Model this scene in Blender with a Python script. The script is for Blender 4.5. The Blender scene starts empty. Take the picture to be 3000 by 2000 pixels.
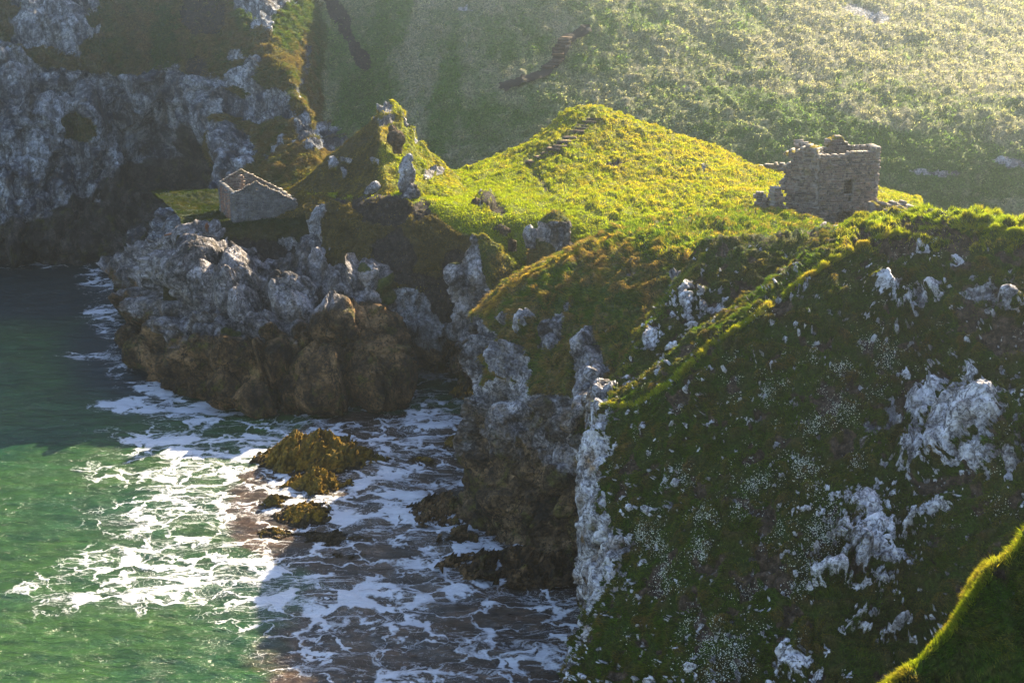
import bpy, math, random
import numpy as np
R_ = math.radians
random.seed(4)
rng = np.random.default_rng(7)
scene = bpy.context.scene
C = scene.collection

# ------------------------------------------------------------------ camera, sky, sun, exposure
CAMZ, PITCH, F = 40.0, R_(17.0), 4167.0
cam = bpy.data.objects.new('camera', bpy.data.cameras.new('camera'))
C.objects.link(cam)
cam.location = (0, 0, CAMZ)
cam.rotation_euler = (R_(90) - PITCH, 0, 0)
cam.data.lens = 50.0
cam.data.sensor_width = 36.0
cam.data.clip_start = 0.5
cam.data.clip_end = 6000
scene.camera = cam

SUN_EL, SUN_AZ = R_(29.0), R_(36.0)          # azimuth clockwise from +Y
world = bpy.data.worlds.new('World')
scene.world = world
world.use_nodes = True
wn = world.node_tree
sky = wn.nodes.new('ShaderNodeTexSky')
sky.sky_type = 'NISHITA'
sky.sun_disc = False
sky.sun_elevation = SUN_EL
sky.sun_rotation = SUN_AZ
bgn = wn.nodes['Background']
wn.links.new(sky.outputs[0], bgn.inputs[0])
bgn.inputs[1].default_value = 0.078
sl = bpy.data.lights.new('sun', 'SUN')
sl.energy = 5.0
sl.angle = R_(0.5)
sl.color = (1.0, 0.85, 0.58)
sun = bpy.data.objects.new('sun', sl)
C.objects.link(sun)
sun.location = (60, 90, 90)
sun.rotation_euler = (R_(90) - SUN_EL, 0, math.pi - SUN_AZ)
scene.view_settings.view_transform = 'Standard'
scene.view_settings.look = 'None'
scene.view_settings.gamma = 1
scene.view_settings.exposure = 2.45
scene.cycles.use_denoising = True
scene.cycles.max_bounces = 5
scene.cycles.volume_bounces = 0

# ------------------------------------------------------------------ maths helpers
cP, sP = math.cos(PITCH), math.sin(PITCH)

def at(u, v, Y):
    a = (u - 1500) / F; b = (1000 - v) / F
    t = Y / (cP + b * sP)
    return np.array([a * t, Y, CAMZ + (-sP + b * cP) * t])

def atz(u, v, z):
    a = (u - 1500) / F; b = (1000 - v) / F
    t = (z - CAMZ) / (-sP + b * cP)
    return np.array([a * t, (cP + b * sP) * t, z])

def tanv(v):
    b = (1000 - v) / F
    return (sP - b * cP) / (cP + b * sP)

def proj(P):
    x, y, z = P[..., 0], P[..., 1], P[..., 2] - CAMZ
    d = np.maximum(y * cP - z * sP, 0.5)
    h = y * sP + z * cP
    return 1500 + F * x / d, 1000 - F * h / d

_g = rng.normal(size=(4096, 3)); _g /= np.linalg.norm(_g, axis=1)[:, None]
_r4 = rng.random((4096, 6))

def _hash(ix, iy, iz):
    h = (ix * 73856093) ^ (iy * 19349663) ^ (iz * 83492791)
    h = (h ^ (h >> 13)) * 1274126177
    return (h ^ (h >> 16)) & 4095

def perlin(p):
    i = np.floor(p).astype(np.int64); f = p - i
    w = f * f * f * (f * (f * 6 - 15) + 10)
    out = 0
    for dx in (0, 1):
        for dy in (0, 1):
            for dz in (0, 1):
                g = _g[_hash(i[:, 0] + dx, i[:, 1] + dy, i[:, 2] + dz)]
                d = g[:, 0] * (f[:, 0] - dx) + g[:, 1] * (f[:, 1] - dy) + g[:, 2] * (f[:, 2] - dz)
                ww = (w[:, 0] if dx else 1 - w[:, 0]) * (w[:, 1] if dy else 1 - w[:, 1]) * (w[:, 2] if dz else 1 - w[:, 2])
                out = out + d * ww
    return out * 1.6

def fbm(p, f, octv=4, gain=0.5, off=0.0):
    s, a, t = 0, 1.0, 0
    for k in range(octv):
        s = s + a * perlin(p * f + off + 17.3 * k); t += a; a *= gain; f *= 2.03
    return s / t

def ridged(p, f, octv=4, gain=0.5, off=0.0):
    s, a, t = 0, 1.0, 0
    for k in range(octv):
        s = s + a * (1 - 2 * np.abs(perlin(p * f + off + 11.7 * k))); t += a; a *= gain; f *= 2.1
    return s / t

def fractured(p, f, off=0.0):
    """blocky broken rock: every voronoi cell a tilted facet; returns (height, edge distance)"""
    q = p * f + off
    i0 = np.floor(q).astype(np.int64)
    best = np.full(len(q), 9.0); sec = np.full(len(q), 9.0); val = np.zeros(len(q))
    for dx in (-1, 0, 1):
        for dy in (-1, 0, 1):
            for dz in (-1, 0, 1):
                h = _hash(i0[:, 0] + dx, i0[:, 1] + dy, i0[:, 2] + dz)
                r = _r4[h]
                dvec = q - (i0 + np.array([dx, dy, dz]) + r[:, :3])
                d = np.sqrt((dvec ** 2).sum(1))
                hv = (r[:, 3] - 0.5) + (dvec * (r[:, 3:6] - 0.5)).sum(1) * 1.6
                m = d < best
                sec = np.where(m, best, np.minimum(sec, d))
                val = np.where(m, hv, val)
                best = np.where(m, d, best)
    return val, sec - best

def sstep(a, b, x):
    t = np.clip((x - a) / (b - a), 0, 1)
    return t * t * (3 - 2 * t)

def blobs(u, v, lst):
    """largest 1-distance over soft ellipses (u, v, ru, rv[, angle deg])"""
    s = np.full(u.shape, -3.0)
    for b in lst:
        a = R_(b[4]) if len(b) > 4 else 0.0
        du, dv = u - b[0], v - b[1]
        x = (du * math.cos(a) + dv * math.sin(a)) / b[2]
        y = (-du * math.sin(a) + dv * math.cos(a)) / b[3]
        s = np.maximum(s, 1 - np.sqrt(x * x + y * y))
    return s

# ------------------------------------------------------------------ object helpers
def tag(o, label=None, cat=None, group=None, kind=None):
    if label: o['label'] = label
    if cat: o['category'] = cat
    if group: o['group'] = group
    if kind: o['kind'] = kind
    return o

def empty(name, loc=(0, 0, 0), rz=0):
    o = bpy.data.objects.new(name, None); C.objects.link(o)
    o.location = loc; o.rotation_euler = (0, 0, rz)
    return o

def link_mesh(name, V, faces, mat, parent=None, smooth=True, mk=None):
    """V (n,3) array; faces (m,k) int array or list of arrays"""
    me = bpy.data.meshes.new(name)
    if isinstance(faces, np.ndarray):
        n, k = faces.shape
        me.vertices.add(len(V)); me.vertices.foreach_set('co', np.ascontiguousarray(V, dtype=np.float32).ravel())
        me.loops.add(n * k); me.loops.foreach_set('vertex_index', faces.astype(np.int32).ravel())
        me.polygons.add(n); me.polygons.foreach_set('loop_start', np.arange(0, n * k, k, dtype=np.int32))
        me.polygons.foreach_set('loop_total', np.full(n, k, dtype=np.int32))
        me.update(calc_edges=True)
    else:
        me.from_pydata([tuple(p) for p in V], [], [tuple(f) for f in faces])
    if smooth:
        me.polygons.foreach_set('use_smooth', np.ones(len(me.polygons), dtype=bool))
    if mk is not None:
        at_ = me.color_attributes.new('mk', 'FLOAT_COLOR', 'POINT')
        at_.data.foreach_set('color', np.ascontiguousarray(mk, dtype=np.float32).ravel())
    if mat is not None:
        for m in (mat if isinstance(mat, (list, tuple)) else [mat]): me.materials.append(m)
    me.update()
    o = bpy.data.objects.new(name, me); C.objects.link(o)
    if parent is not None: o.parent = parent
    return o

# ------------------------------------------------------------------ materials
class NT:
    def __init__(s, name):
        s.m = bpy.data.materials.new(name); s.m.use_nodes = True
        s.t = s.m.node_tree; s.n = s.t.nodes; s.n.clear()
        s.out = s.n.new('ShaderNodeOutputMaterial')
        s.pos = s.n.new('ShaderNodeNewGeometry').outputs['Position']
    def L(s, a, b): s.t.links.new(a, b)
    def set(s, sock, v):
        if isinstance(v, bpy.types.NodeSocket): s.L(v, sock)
        elif v is not None: sock.default_value = v
    def vec(s, scale, src=None):
        n = s.n.new('ShaderNodeVectorMath'); n.operation = 'MULTIPLY'
        s.L(src or s.pos, n.inputs[0]); n.inputs[1].default_value = scale; return n.outputs[0]
    def noise(s, scale, detail=4, rough=0.55, vec=None, dist=0.0, col=False):
        n = s.n.new('ShaderNodeTexNoise'); s.L(vec or s.pos, n.inputs['Vector'])
        n.inputs['Scale'].default_value = scale; n.inputs['Detail'].default_value = detail
        n.inputs['Roughness'].default_value = rough; n.inputs['Distortion'].default_value = dist
        return n.outputs['Color' if col else 'Fac']
    def vor(s, scale, feature='F1', vec=None, out='Distance', rand=1.0):
        n = s.n.new('ShaderNodeTexVoronoi'); n.feature = feature; s.L(vec or s.pos, n.inputs['Vector'])
        n.inputs['Scale'].default_value = scale; n.inputs['Randomness'].default_value = rand
        return n.outputs[out]
    def ramp(s, f, pts):
        n = s.n.new('ShaderNodeValToRGB'); s.L(f, n.inputs[0]); e = n.color_ramp.elements
        while len(e) < len(pts): e.new(0.5)
        for i, (p, c) in enumerate(pts):
            e[i].position = p; e[i].color = (c, c, c, 1) if isinstance(c, (int, float)) else (*c, 1)
        return n.outputs[0]
    def mix(s, f, a, b, mode='MIX'):
        n = s.n.new('ShaderNodeMix'); n.data_type = 'RGBA'; n.blend_type = mode
        s.set(n.inputs[0], f)
        for k, v in ((6, a), (7, b)):
            if isinstance(v, tuple) and len(v) == 3: v = (*v, 1)
            s.set(n.inputs[k], v)
        return n.outputs[2]
    def math(s, op, a, b=None, c=None, clamp=False):
        n = s.n.new('ShaderNodeMath'); n.operation = op; n.use_clamp = clamp
        s.set(n.inputs[0], a); s.set(n.inputs[1], b)
        if c is not None: s.set(n.inputs[2], c)
        return n.outputs[0]
    def attr(s, name='mk'):
        n = s.n.new('ShaderNodeAttribute'); n.attribute_name = name
        sep = s.n.new('ShaderNodeSeparateColor'); s.L(n.outputs['Color'], sep.inputs[0])
        return sep.outputs[0], sep.outputs[1], sep.outputs[2], n.outputs['Alpha'], n.outputs['Color']
    def bump(s, h, strength=0.5, dist=0.1, normal=None):
        n = s.n.new('ShaderNodeBump'); s.L(h, n.inputs['Height'])
        n.inputs['Strength'].default_value = strength; n.inputs['Distance'].default_value = dist
        if normal: s.L(normal, n.inputs['Normal'])
        return n.outputs[0]
    def bsdf(s, color, rough=0.9, normal=None, spec=0.3, **kw):
        n = s.n.new('ShaderNodeBsdfPrincipled'); s.set(n.inputs['Base Color'], (*color, 1) if isinstance(color, tuple) else color)
        s.set(n.inputs['Roughness'], rough); n.inputs['Specular IOR Level'].default_value = spec
        if normal: s.L(normal, n.inputs['Normal'])
        for k, v in kw.items(): s.set(n.inputs[k], v)
        s.L(n.outputs[0], s.out.inputs['Surface']); return n

def rock_color(t, B, light=(0.44, 0.43, 0.45), dark=(0.10, 0.095, 0.10), bias=0.0, brown=(0.19, 0.12, 0.06), streak=0.0):
    n1 = t.noise(0.28, 5, 0.6, dist=0.8)
    n2 = t.noise(2.3, 6, 0.7)
    n3 = t.noise(7.0, 3, 0.6)
    f = t.math('ADD', t.math('MULTIPLY', n1, 0.65), t.math('ADD', t.math('MULTIPLY', n2, 0.38), t.math('MULTIPLY', n3, 0.12)))
    mid = tuple(0.42 * l + 0.3 * d for l, d in zip(light, dark))
    col = t.ramp(f, [(0.47 + bias, dark), (0.555 + bias, mid), (0.60 + bias, tuple(0.75 * l for l in light)), (0.68 + bias, light)])
    st = t.ramp(t.noise(0.8, 4, 0.65, vec=t.vec((1, 1, 0.35))), [(0.50, 0.0), (0.66, 1.0)])
    col = t.mix(t.math('MULTIPLY', st, 0.5), col, (0.19, 0.14, 0.085))
    if streak:
        sk = t.ramp(t.noise(1.0, 6, 0.7, vec=t.vec((1.3, 1.3, 0.13)), dist=0.3), [(0.42, 1.0), (0.56, 0.0)])
        col = t.mix(t.math('MULTIPLY', sk, streak), col, (0.022, 0.024, 0.034))
    # fissures
    def fis(sc, w, v=None):
        m = t.math('ABSOLUTE', t.math('SUBTRACT', t.noise(sc, 5, 0.62, vec=v, dist=0.25), 0.5))
        return t.ramp(m, [(0.0, 0.0), (w, 1.0)])
    ck = t.math('MULTIPLY', fis(0.55, 0.018, t.vec((1, 1, 0.55))), fis(1.9, 0.022, t.vec((0.8, 1, 1.2))))
    pit = t.ramp(t.vor(3.4, 'F1', vec=t.mixwarp(0.5)), [(0.08, 0.25), (0.30, 1.0)])
    ck = t.math('MULTIPLY', ck, pit)
    col = t.mix(t.math('MULTIPLY', t.math('SUBTRACT', 1.0, ck, clamp=True), 0.85), col, (0.025, 0.023, 0.024))
    # tidal and weathered brown rock
    bn = t.math('ADD', B, t.math('MULTIPLY', t.math('SUBTRACT', t.noise(0.5, 5, 0.6), 0.5), 1.3))
    bm = t.ramp(bn, [(0.35, 0.0), (0.65, 1.0)])
    bc = t.ramp(t.math('ADD', t.math('MULTIPLY', t.noise(0.45, 6, 0.65, dist=0.6), 0.75), t.math('MULTIPLY', t.noise(4.0, 4, 0.65), 0.25)),
                [(0.40, (0.014, 0.011, 0.010)), (0.50, tuple(0.6 * c for c in brown)), (0.58, tuple(1.3 * c for c in brown)), (0.66, tuple(2.1 * c for c in brown))])
    al = t.ramp(t.noise(0.7, 4, 0.65), [(0.54, 0.0), (0.64, 0.7)])
    bc = t.mix(al, bc, (0.075, 0.075, 0.012))
    bc = t.mix(t.math('SUBTRACT', 1.0, ck, clamp=True), bc, (0.010, 0.008, 0.007))
    return t.mix(bm, col, bc), ck

def _mixwarp(s, k):
    w = s.noise(1.1, 3, 0.6, col=True)
    n = s.n.new('ShaderNodeVectorMath'); n.operation = 'MULTIPLY_ADD'
    s.L(w, n.inputs[0]); n.inputs[1].default_value = (k, k, k); s.L(s.pos, n.inputs[2]); return n.outputs[0]
NT.mixwarp = _mixwarp

def terrain_mat(name, green=(0.045, 0.085, 0.012), dry=(0.15, 0.105, 0.04), soil=(0.018, 0.013, 0.011),
                light=(0.44, 0.43, 0.45), dark=(0.10, 0.095, 0.10), bias=0.0, brown=(0.19, 0.12, 0.06), fine=1.0, streak=0.0, shade_heath=None):
    t = NT(name)
    Rm, D, S, B, _ = t.attr()
    gn = t.noise(0.7 * fine, 5, 0.6); gf = t.noise(6.0 * fine, 4, 0.7)
    dm = t.math('ADD', D, t.math('MULTIPLY', t.math('SUBTRACT', t.math('ADD', t.math('MULTIPLY', gn, 0.5), t.math('MULTIPLY', gf, 0.5)), 0.5), 1.6), clamp=True)
    g = t.mix(dm, green, dry)
    g = t.mix(t.ramp(t.noise(4 * fine, 5, 0.75), [(0.42, 0.75), (0.58, 0.0)]), g, tuple(0.25 * c for c in green))
    if shade_heath: g = t.mix(t.ramp(B, [(0.1, 0.0), (0.6, 1.0)]), g, t.mix(t.ramp(t.noise(2.2, 5, 0.7), [(0.4, 0.0), (0.6, 1.0)]), tuple(0.45 * c for c in shade_heath), shade_heath))  # brown dead grass, with the shade of the dark slopes painted into it
    sm = t.ramp(t.math('ADD', S, t.math('MULTIPLY', t.math('SUBTRACT', t.noise(1.6, 5, 0.65), 0.5), 0.9)), [(0.42, 0.0), (0.56, 1.0)])
    sc = t.ramp(t.noise(3.0, 6, 0.75), [(0.38, tuple(0.4 * c for c in soil)), (0.52, tuple(1.5 * c for c in soil)), (0.64, tuple(3.5 * c for c in soil))])
    sc = t.mix(t.ramp(t.noise(9.0, 4, 0.7), [(0.63, 0.0), (0.68, 0.8)]), sc, (0.22, 0.20, 0.19))
    g = t.mix(sm, g, sc)
    rc, ck = rock_color(t, B, light, dark, bias, brown, streak)
    rm = t.ramp(t.math('ADD', Rm, t.math('MULTIPLY', t.math('SUBTRACT', t.noise(2.4, 5, 0.65), 0.5), 0.9)), [(0.44, 0.0), (0.54, 1.0)])
    col = t.mix(rm, g, rc)
    h = t.math('ADD', t.math('MULTIPLY', t.noise(1.3, 6, 0.58), 1.2), t.math('MULTIPLY', t.noise(7, 3, 0.6), 0.22))
    fc = t.math('ADD', t.vor(2.2, 'F1', vec=t.mixwarp(0.5)), t.math('MULTIPLY', t.vor(6.0, 'F1', vec=t.mixwarp(0.25)), 0.4))
    h = t.math('ADD', h, t.math('MULTIPLY', ck, 0.3))
    h = t.math('SUBTRACT', h, t.math('MULTIPLY', fc, t.math('MULTIPLY', rm, 0.8)))
    t.bsdf(col, 0.92, t.bump(h, 0.75, 0.4), spec=0.12)
    return t.m

def blade_mat(name, trans=0.5):
    t = NT(name)
    _, _, _, _, col = t.attr()
    d = t.n.new('ShaderNodeBsdfDiffuse'); t.L(col, d.inputs[0])
    tr = t.n.new('ShaderNodeBsdfTranslucent'); t.L(t.mix(1.0, col, (1.0, 1.0, 0.55), 'MULTIPLY'), tr.inputs[0])
    mx = t.n.new('ShaderNodeMixShader'); mx.inputs[0].default_value = trans
    t.L(d.outputs[0], mx.inputs[1]); t.L(tr.outputs[0], mx.inputs[2]); t.L(mx.outputs[0], t.out.inputs['Surface'])
    return t.m

M_cliff = terrain_mat('cliff_ground', light=(0.52, 0.53, 0.58), dark=(0.025, 0.03, 0.055), bias=0.028, streak=0.6, brown=(0.07, 0.058, 0.052))
M_hill = terrain_mat('hill_ground', green=(0.08, 0.14, 0.022), dry=(0.30, 0.265, 0.17))
M_sad = terrain_mat('saddle_ground', green=(0.13, 0.16, 0.005), dry=(0.20, 0.14, 0.02), shade_heath=(0.075, 0.055, 0.016))
M_head = terrain_mat('headland_ground', light=(0.46, 0.435, 0.455), dark=(0.034, 0.03, 0.033), bias=0.015, brown=(0.14, 0.09, 0.048))
M_rock = terrain_mat('shore_rock', light=(0.40, 0.365, 0.375), dark=(0.028, 0.025, 0.028), bias=0.022, brown=(0.14, 0.082, 0.038))
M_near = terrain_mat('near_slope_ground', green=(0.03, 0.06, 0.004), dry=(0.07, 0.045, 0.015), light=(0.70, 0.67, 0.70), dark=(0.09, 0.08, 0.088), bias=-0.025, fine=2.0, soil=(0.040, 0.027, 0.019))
M_kelp = terrain_mat('seaweed', green=(0.12, 0.085, 0.015), dry=(0.34, 0.19, 0.02), soil=(0.03, 0.02, 0.01), fine=1.2)
M_blade = blade_mat('grass_blades')

# ------------------------------------------------------------------ surface patches
def crom(P, counts):
    """Catmull-Rom along axis 0; counts[i] samples on segment i"""
    n = len(P)
    Pp = np.concatenate([[2 * P[0] - P[1]], P, [2 * P[-1] - P[-2]]])
    out = []
    for i in range(n - 1):
        p0, p1, p2, p3 = Pp[i], Pp[i + 1], Pp[i + 2], Pp[i + 3]
        for t in np.arange(counts[i]) / counts[i]:
            out.append(0.5 * (2 * p1 + (p2 - p0) * t + (2 * p0 - 5 * p1 + 4 * p2 - p3) * t * t + (-p0 + 3 * p1 - 3 * p2 + p3) * t ** 3))
    out.append(P[-1])
    return np.array(out)

def net_points(net):
    return np.array([[at(*c) if len(c) == 3 else atz(c[0], c[1], c[3]) for c in row] for row in net])

def seg_counts(P, step):
    """samples per segment along axis 0 from pixel length"""
    u, v = proj(P)
    du = np.hypot(np.diff(u, axis=0), np.diff(v, axis=0))
    w = np.linalg.norm(np.diff(P, axis=0), axis=2)
    px = np.percentile(du, 80, axis=1)
    wd = np.percentile(w, 80, axis=1)
    return np.clip(np.maximum(px / step, wd / 1.2), 1, 220).astype(int)

def grid_normals(G):
    du = np.gradient(G, axis=1); dv = np.gradient(G, axis=0)
    n = np.cross(dv, du)
    n /= np.maximum(np.linalg.norm(n, axis=2), 1e-9)[..., None]
    return n

PATCH = {}
def patch(name, net, mat, skirt=None, step=5.0, masks=None, lumps=(), gamp=0.25, ramp_=0.8, gfreq=0.6, kind='structure', flip=False, rockout=0.0, tuss=0.3):
    P = net_points(net)
    sk = skirt or {}
    for side in ('left', 'right'):
        if side in sk:
            col = P[:, :1] if side == 'left' else P[:, -1:]
            new = []; cur = col
            for d in sk[side]: cur = cur + np.array(d, float); new.append(cur)
            P = np.concatenate(new[::-1] + [P], axis=1) if side == 'left' else np.concatenate([P] + new, axis=1)
    for side in ('top', 'bottom'):
        if side in sk:
            row = P[:1] if side == 'top' else P[-1:]
            new = []; cur = row
            for d in sk[side]: cur = cur + np.array(d, float); new.append(cur)
            P = np.concatenate(new[::-1] + [P], axis=0) if side == 'top' else np.concatenate([P] + new, axis=0)
    rc = seg_counts(P, step)
    G = crom(P, rc)
    cc = seg_counts(np.swapaxes(G, 0, 1), step)
    G = np.swapaxes(crom(np.swapaxes(G, 0, 1), cc), 0, 1)
    n = grid_normals(G)
    cen = G - np.array([0, 0, CAMZ])
    if (n * cen).sum() > 0: n = -n
    h, w = G.shape[:2]
    p = G.reshape(-1, 3); N = n.reshape(-1, 3)
    u, v = proj(p)
    # natural edges for masks: warp the lookup
    wu = u + 900 / np.maximum(p[:, 1], 20) * (fbm(p, 0.35, 4, 0.6, 3.1) * 2.6 + fbm(p, 1.6, 3, 0.6, 31.0) * 1.2)
    wv = v + 900 / np.maximum(p[:, 1], 20) * (fbm(p, 0.35, 4, 0.6, 9.7) * 2.6 + fbm(p, 1.6, 3, 0.6, 39.0) * 1.2)
    mkf = masks(wu, wv, p, N) if masks else None
    gm = mkf[4] if len(mkf) > 4 else 1.0
    Rm, D, S, B = [np.clip(np.broadcast_to(a, p.shape[0]), 0, 1).astype(float) for a in mkf[:4]]
    disp = np.zeros(len(p))
    if len(lumps):
        lw = np.zeros(len(p))
        for b in lumps:
            a = R_(b[5]) if len(b) > 5 else 0.0
            du, dv = (wu * 0.5 + u * 0.5) - b[0], (wv * 0.5 + v * 0.5) - b[1]
            x = (du * math.cos(a) + dv * math.sin(a)) / b[2]; y = (-du * math.sin(a) + dv * math.cos(a)) / b[3]
            d2 = x * x + y * y
            if b[4] > 0: lw = np.maximum(lw, b[4] * np.sqrt(np.clip(1 - d2, 0, 1)))
            else: disp += b[4] * np.exp(-d2 * 1.5)
        disp += lw
    # grassy relief: terraces and tussocks
    pw = p + 0.35 / gfreq * np.stack([perlin(p * gfreq + 3), perlin(p * gfreq + 13), perlin(p * gfreq + 23)], 1)
    bil = np.abs(perlin(pw * gfreq * 1.5 + 8))
    g = fbm(p, 0.16, 3) * gamp * 2.0 + fbm(p, gfreq, 4, 0.55, 5.0) * gamp * 0.7 + bil * gamp * 1.7 + np.abs(perlin(pw * gfreq * 4.1 + 8)) * gamp * 0.5
    D = np.clip(D + tuss * (bil * 2.2 - 0.6), 0, 1)
    disp += g * gm * (1 - 0.8 * Rm)
    idx = np.where(Rm > 0.02)[0]
    if len(idx):
        q = p[idx]
        qw = q + np.stack([fbm(q, 0.5, 2, 0.5, 1.0), fbm(q, 0.5, 2, 0.5, 7.0), fbm(q, 0.5, 2, 0.5, 13.0)], 1) * 0.9
        f1, e1 = fractured(qw * np.array([1, 1, 0.7]), 0.30)
        f2, e2 = fractured(qw * np.array([1, 1, 0.8]), 0.85, 5.0)
        f3, e3 = fractured(qw * np.array([1, 1, 1.3]), 2.2, 9.0)
        r = ridged(q, 0.22, 3, 0.5) * 0.35 + f1 * 1.5 + f2 * 0.5 + f3 * 0.13 + fbm(q, 2.6, 3, 0.6) * 0.05 - 0.55 * np.exp(-e1 * 8) - 0.22 * np.exp(-e2 * 8) - 0.06 * np.exp(-e3 * 6)
        disp[idx] += ramp_ * r * Rm[idx]
    disp += rockout * Rm - 0.25 * S
    p2 = p + N * disp[:, None]
    fi = np.arange(h * w).reshape(h, w)
    F4 = np.stack([fi[:-1, :-1], fi[:-1, 1:], fi[1:, 1:], fi[1:, :-1]], -1).reshape(-1, 4)
    if not flip: F4 = F4[:, ::-1]
    mk = np.stack([Rm, D, S, B], 1)
    o = link_mesh(name, p2, F4, mat, mk=mk)
    if kind: o['kind'] = kind
    PATCH[o.name] = (p2, F4, N, mk)
    o['patch'] = 1; del o['patch']
    return o

GRASS = {}
def scatter(key, oname, count, height, width, green, dry, lean=0.6, frame=(-250, 3250, -200, 2250), wfun=None, hvar=0.5, clump=0.8, dshift=0.0, shade_hcol=None):
    """grass blades standing on a surface; gathered per key, linked later as one stuff object"""
    p, F4, N, mk = PATCH[oname]
    a, b, c, d = p[F4[:, 0]], p[F4[:, 1]], p[F4[:, 2]], p[F4[:, 3]]
    ar = 0.5 * np.linalg.norm(np.cross(c - a, d - b), axis=1)
    cen = (a + b + c + d) / 4
    u, v = proj(cen)
    wgt = ar * (1 - sstep(0.35, 0.6, mk[F4[:, 0], 0])) * (1 - 0.93 * sstep(0.4, 0.6, mk[F4[:, 0], 2]))
    wgt *= (u > frame[0]) & (u < frame[1]) & (v > frame[2]) & (v < frame[3])
    if wfun is not None: wgt = wgt * wfun(cen, u, v)
    wgt *= np.clip(0.6 + clump * 1.6 * fbm(cen, 0.9, 2, 0.5, 31.0), 0.12, 2)
    if wgt.sum() <= 0: return
    k = rng.choice(len(F4), size=count, p=wgt / wgt.sum())
    s, t = rng.random(count)[:, None], rng.random(count)[:, None]
    q = (a[k] * (1 - s) + b[k] * s) * (1 - t) + (d[k] * (1 - s) + c[k] * s) * t
    n = N[F4[k, 0]]
    up = np.array([0, 0, 1.0])
    down = n * n[:, 2:3] - up; down /= np.maximum(np.linalg.norm(down, axis=1), 0.25)[:, None]
    coh = np.stack([perlin(q * 0.8 + 40), perlin(q * 0.8 + 60), perlin(q * 0.8 + 80) * 0.3], 1)
    dirv = n * 0.45 + up * 0.55 + down * lean * 0.6 + coh * 0.9 + rng.normal(size=(count, 3)) * 0.28
    dirv /= np.linalg.norm(dirv, axis=1)[:, None]
    hh = height * (0.55 + hvar * rng.random(count) + 0.9 * np.clip(fbm(q, 0.7, 2, 0.5, 55.0), -0.3, 0.8))[:, None]
    side = np.cross(dirv, rng.normal(size=(count, 3))); side /= np.maximum(np.linalg.norm(side, axis=1), 1e-6)[:, None]
    side *= width * (0.6 + 0.8 * rng.random(count))[:, None]
    q = q - n * 0.04 * height
    mid = q + dirv * hh * 0.55
    tip = q + dirv * hh + (down * 0.5 * lean - up * 0.15 + coh * 0.25) * hh * 0.5
    V = np.stack([q - side, q + side, mid - side * 0.8, mid + side * 0.8, tip], 1)
    D = mk[F4[k, 0], 1] + 1.1 * fbm(q, 0.8, 3, 0.6, 22.0) + 0.35 * (rng.random(count) - 0.5) + dshift
    D = np.clip(D, 0, 1)[:, None]
    col = np.array(green) * (1 - D) + np.array(dry) * D
    if shade_hcol is not None:
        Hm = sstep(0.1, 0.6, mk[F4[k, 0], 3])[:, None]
        col = col * (1 - Hm) + np.array(shade_hcol) * Hm * (0.5 + 1.0 * D)  # darker blades carry painted shade as well as dead grass
    col = col * (0.6 + 0.8 * rng.random(count))[:, None]
    GRASS.setdefault(key, []).append((V, col))

def build_grass(key, name, mat=None):
    Vs = np.concatenate([a for a, _ in GRASS[key]]); cs = np.concatenate([b for _, b in GRASS[key]])
    n = len(Vs); base = np.arange(n)[:, None] * 5
    T = np.concatenate([base + [0, 1, 3], base + [0, 3, 2], base + [2, 3, 4]])
    col = np.repeat(cs, 5, axis=0); col = np.concatenate([col, np.ones((len(col), 1))], 1)
    o = link_mesh(name, Vs.reshape(-1, 3), T, mat or M_blade, mk=col, smooth=False)
    return tag(o, kind='stuff')

# ---- the mainland hillside
hill_rows = []
for v, Y in ((-150, 184), (-20, 178), (140, 171), (280, 165), (420, 159), (540, 154), (660, 150), (780, 146)):
    row = []
    for u, dy in ((700, 6), (880, 3), (1030, 6), (1180, 2), (1400, -1), (1700, 0), (2000, 1), (2350, 1), (2700, -1), (3050, -3), (3500, -4)):
        gent = 20 * min(1.15, max(0, (u - 1600) / 1200)) * min(1.4, max(0, (360 - v) / 360))   # the upper right slope lies back
        row.append((u, v, Y + gent + dy * (0.6 if v > 400 else 1)))
    hill_rows.append(row)
def m_hill(u, v, p, N):
    n = fbm(p, 0.12, 3, 0.5, 2.0) + 0.6 * fbm(p, 0.5, 3, 0.6, 12.0)
    D = 0.34 + 1.1 * n + 0.75 * sstep(1700, 2700, u) * sstep(520, 120, v) + 0.25 * sstep(2200, 1500, u)  # paler dry grass at upper right also stands in for bright haze
    D -= 0.9 * sstep(-0.1, 0.5, blobs(u, v, [(1060, 330, 90, 260, 20), (1130, 120, 60, 260, 25), (1300, 300, 50, 200, 10), (2800, 480, 500, 90, 12), (2350, 340, 350, 50, 15)]))
    S = 0.8 * sstep(-0.3, 0.4, blobs(u, v, [(1000, 60, 30, 110, -25), (1050, 160, 30, 60, -35)]) + 0.5 * n)
    Rr = 0.9 * sstep(0.0, 0.3, blobs(u, v, [(2740, 510, 90, 13, 6), (2960, 480, 60, 16, 20), (2540, 40, 90, 26, 20), (1360, 25, 22, 12)]) + 0.5 * fbm(p, 1.2, 3))
    return Rr * 0.75, D, S, 0
patch('hillside', hill_rows, M_hill, skirt={'top': [(0, 8, 0.5), (0, 60, 0), (0, 200, 0)], 'bottom': [(0, -2, -6)]}, step=7, masks=m_hill, gamp=0.32, gfreq=0.6, ramp_=0.4, tuss=0.35)

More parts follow.
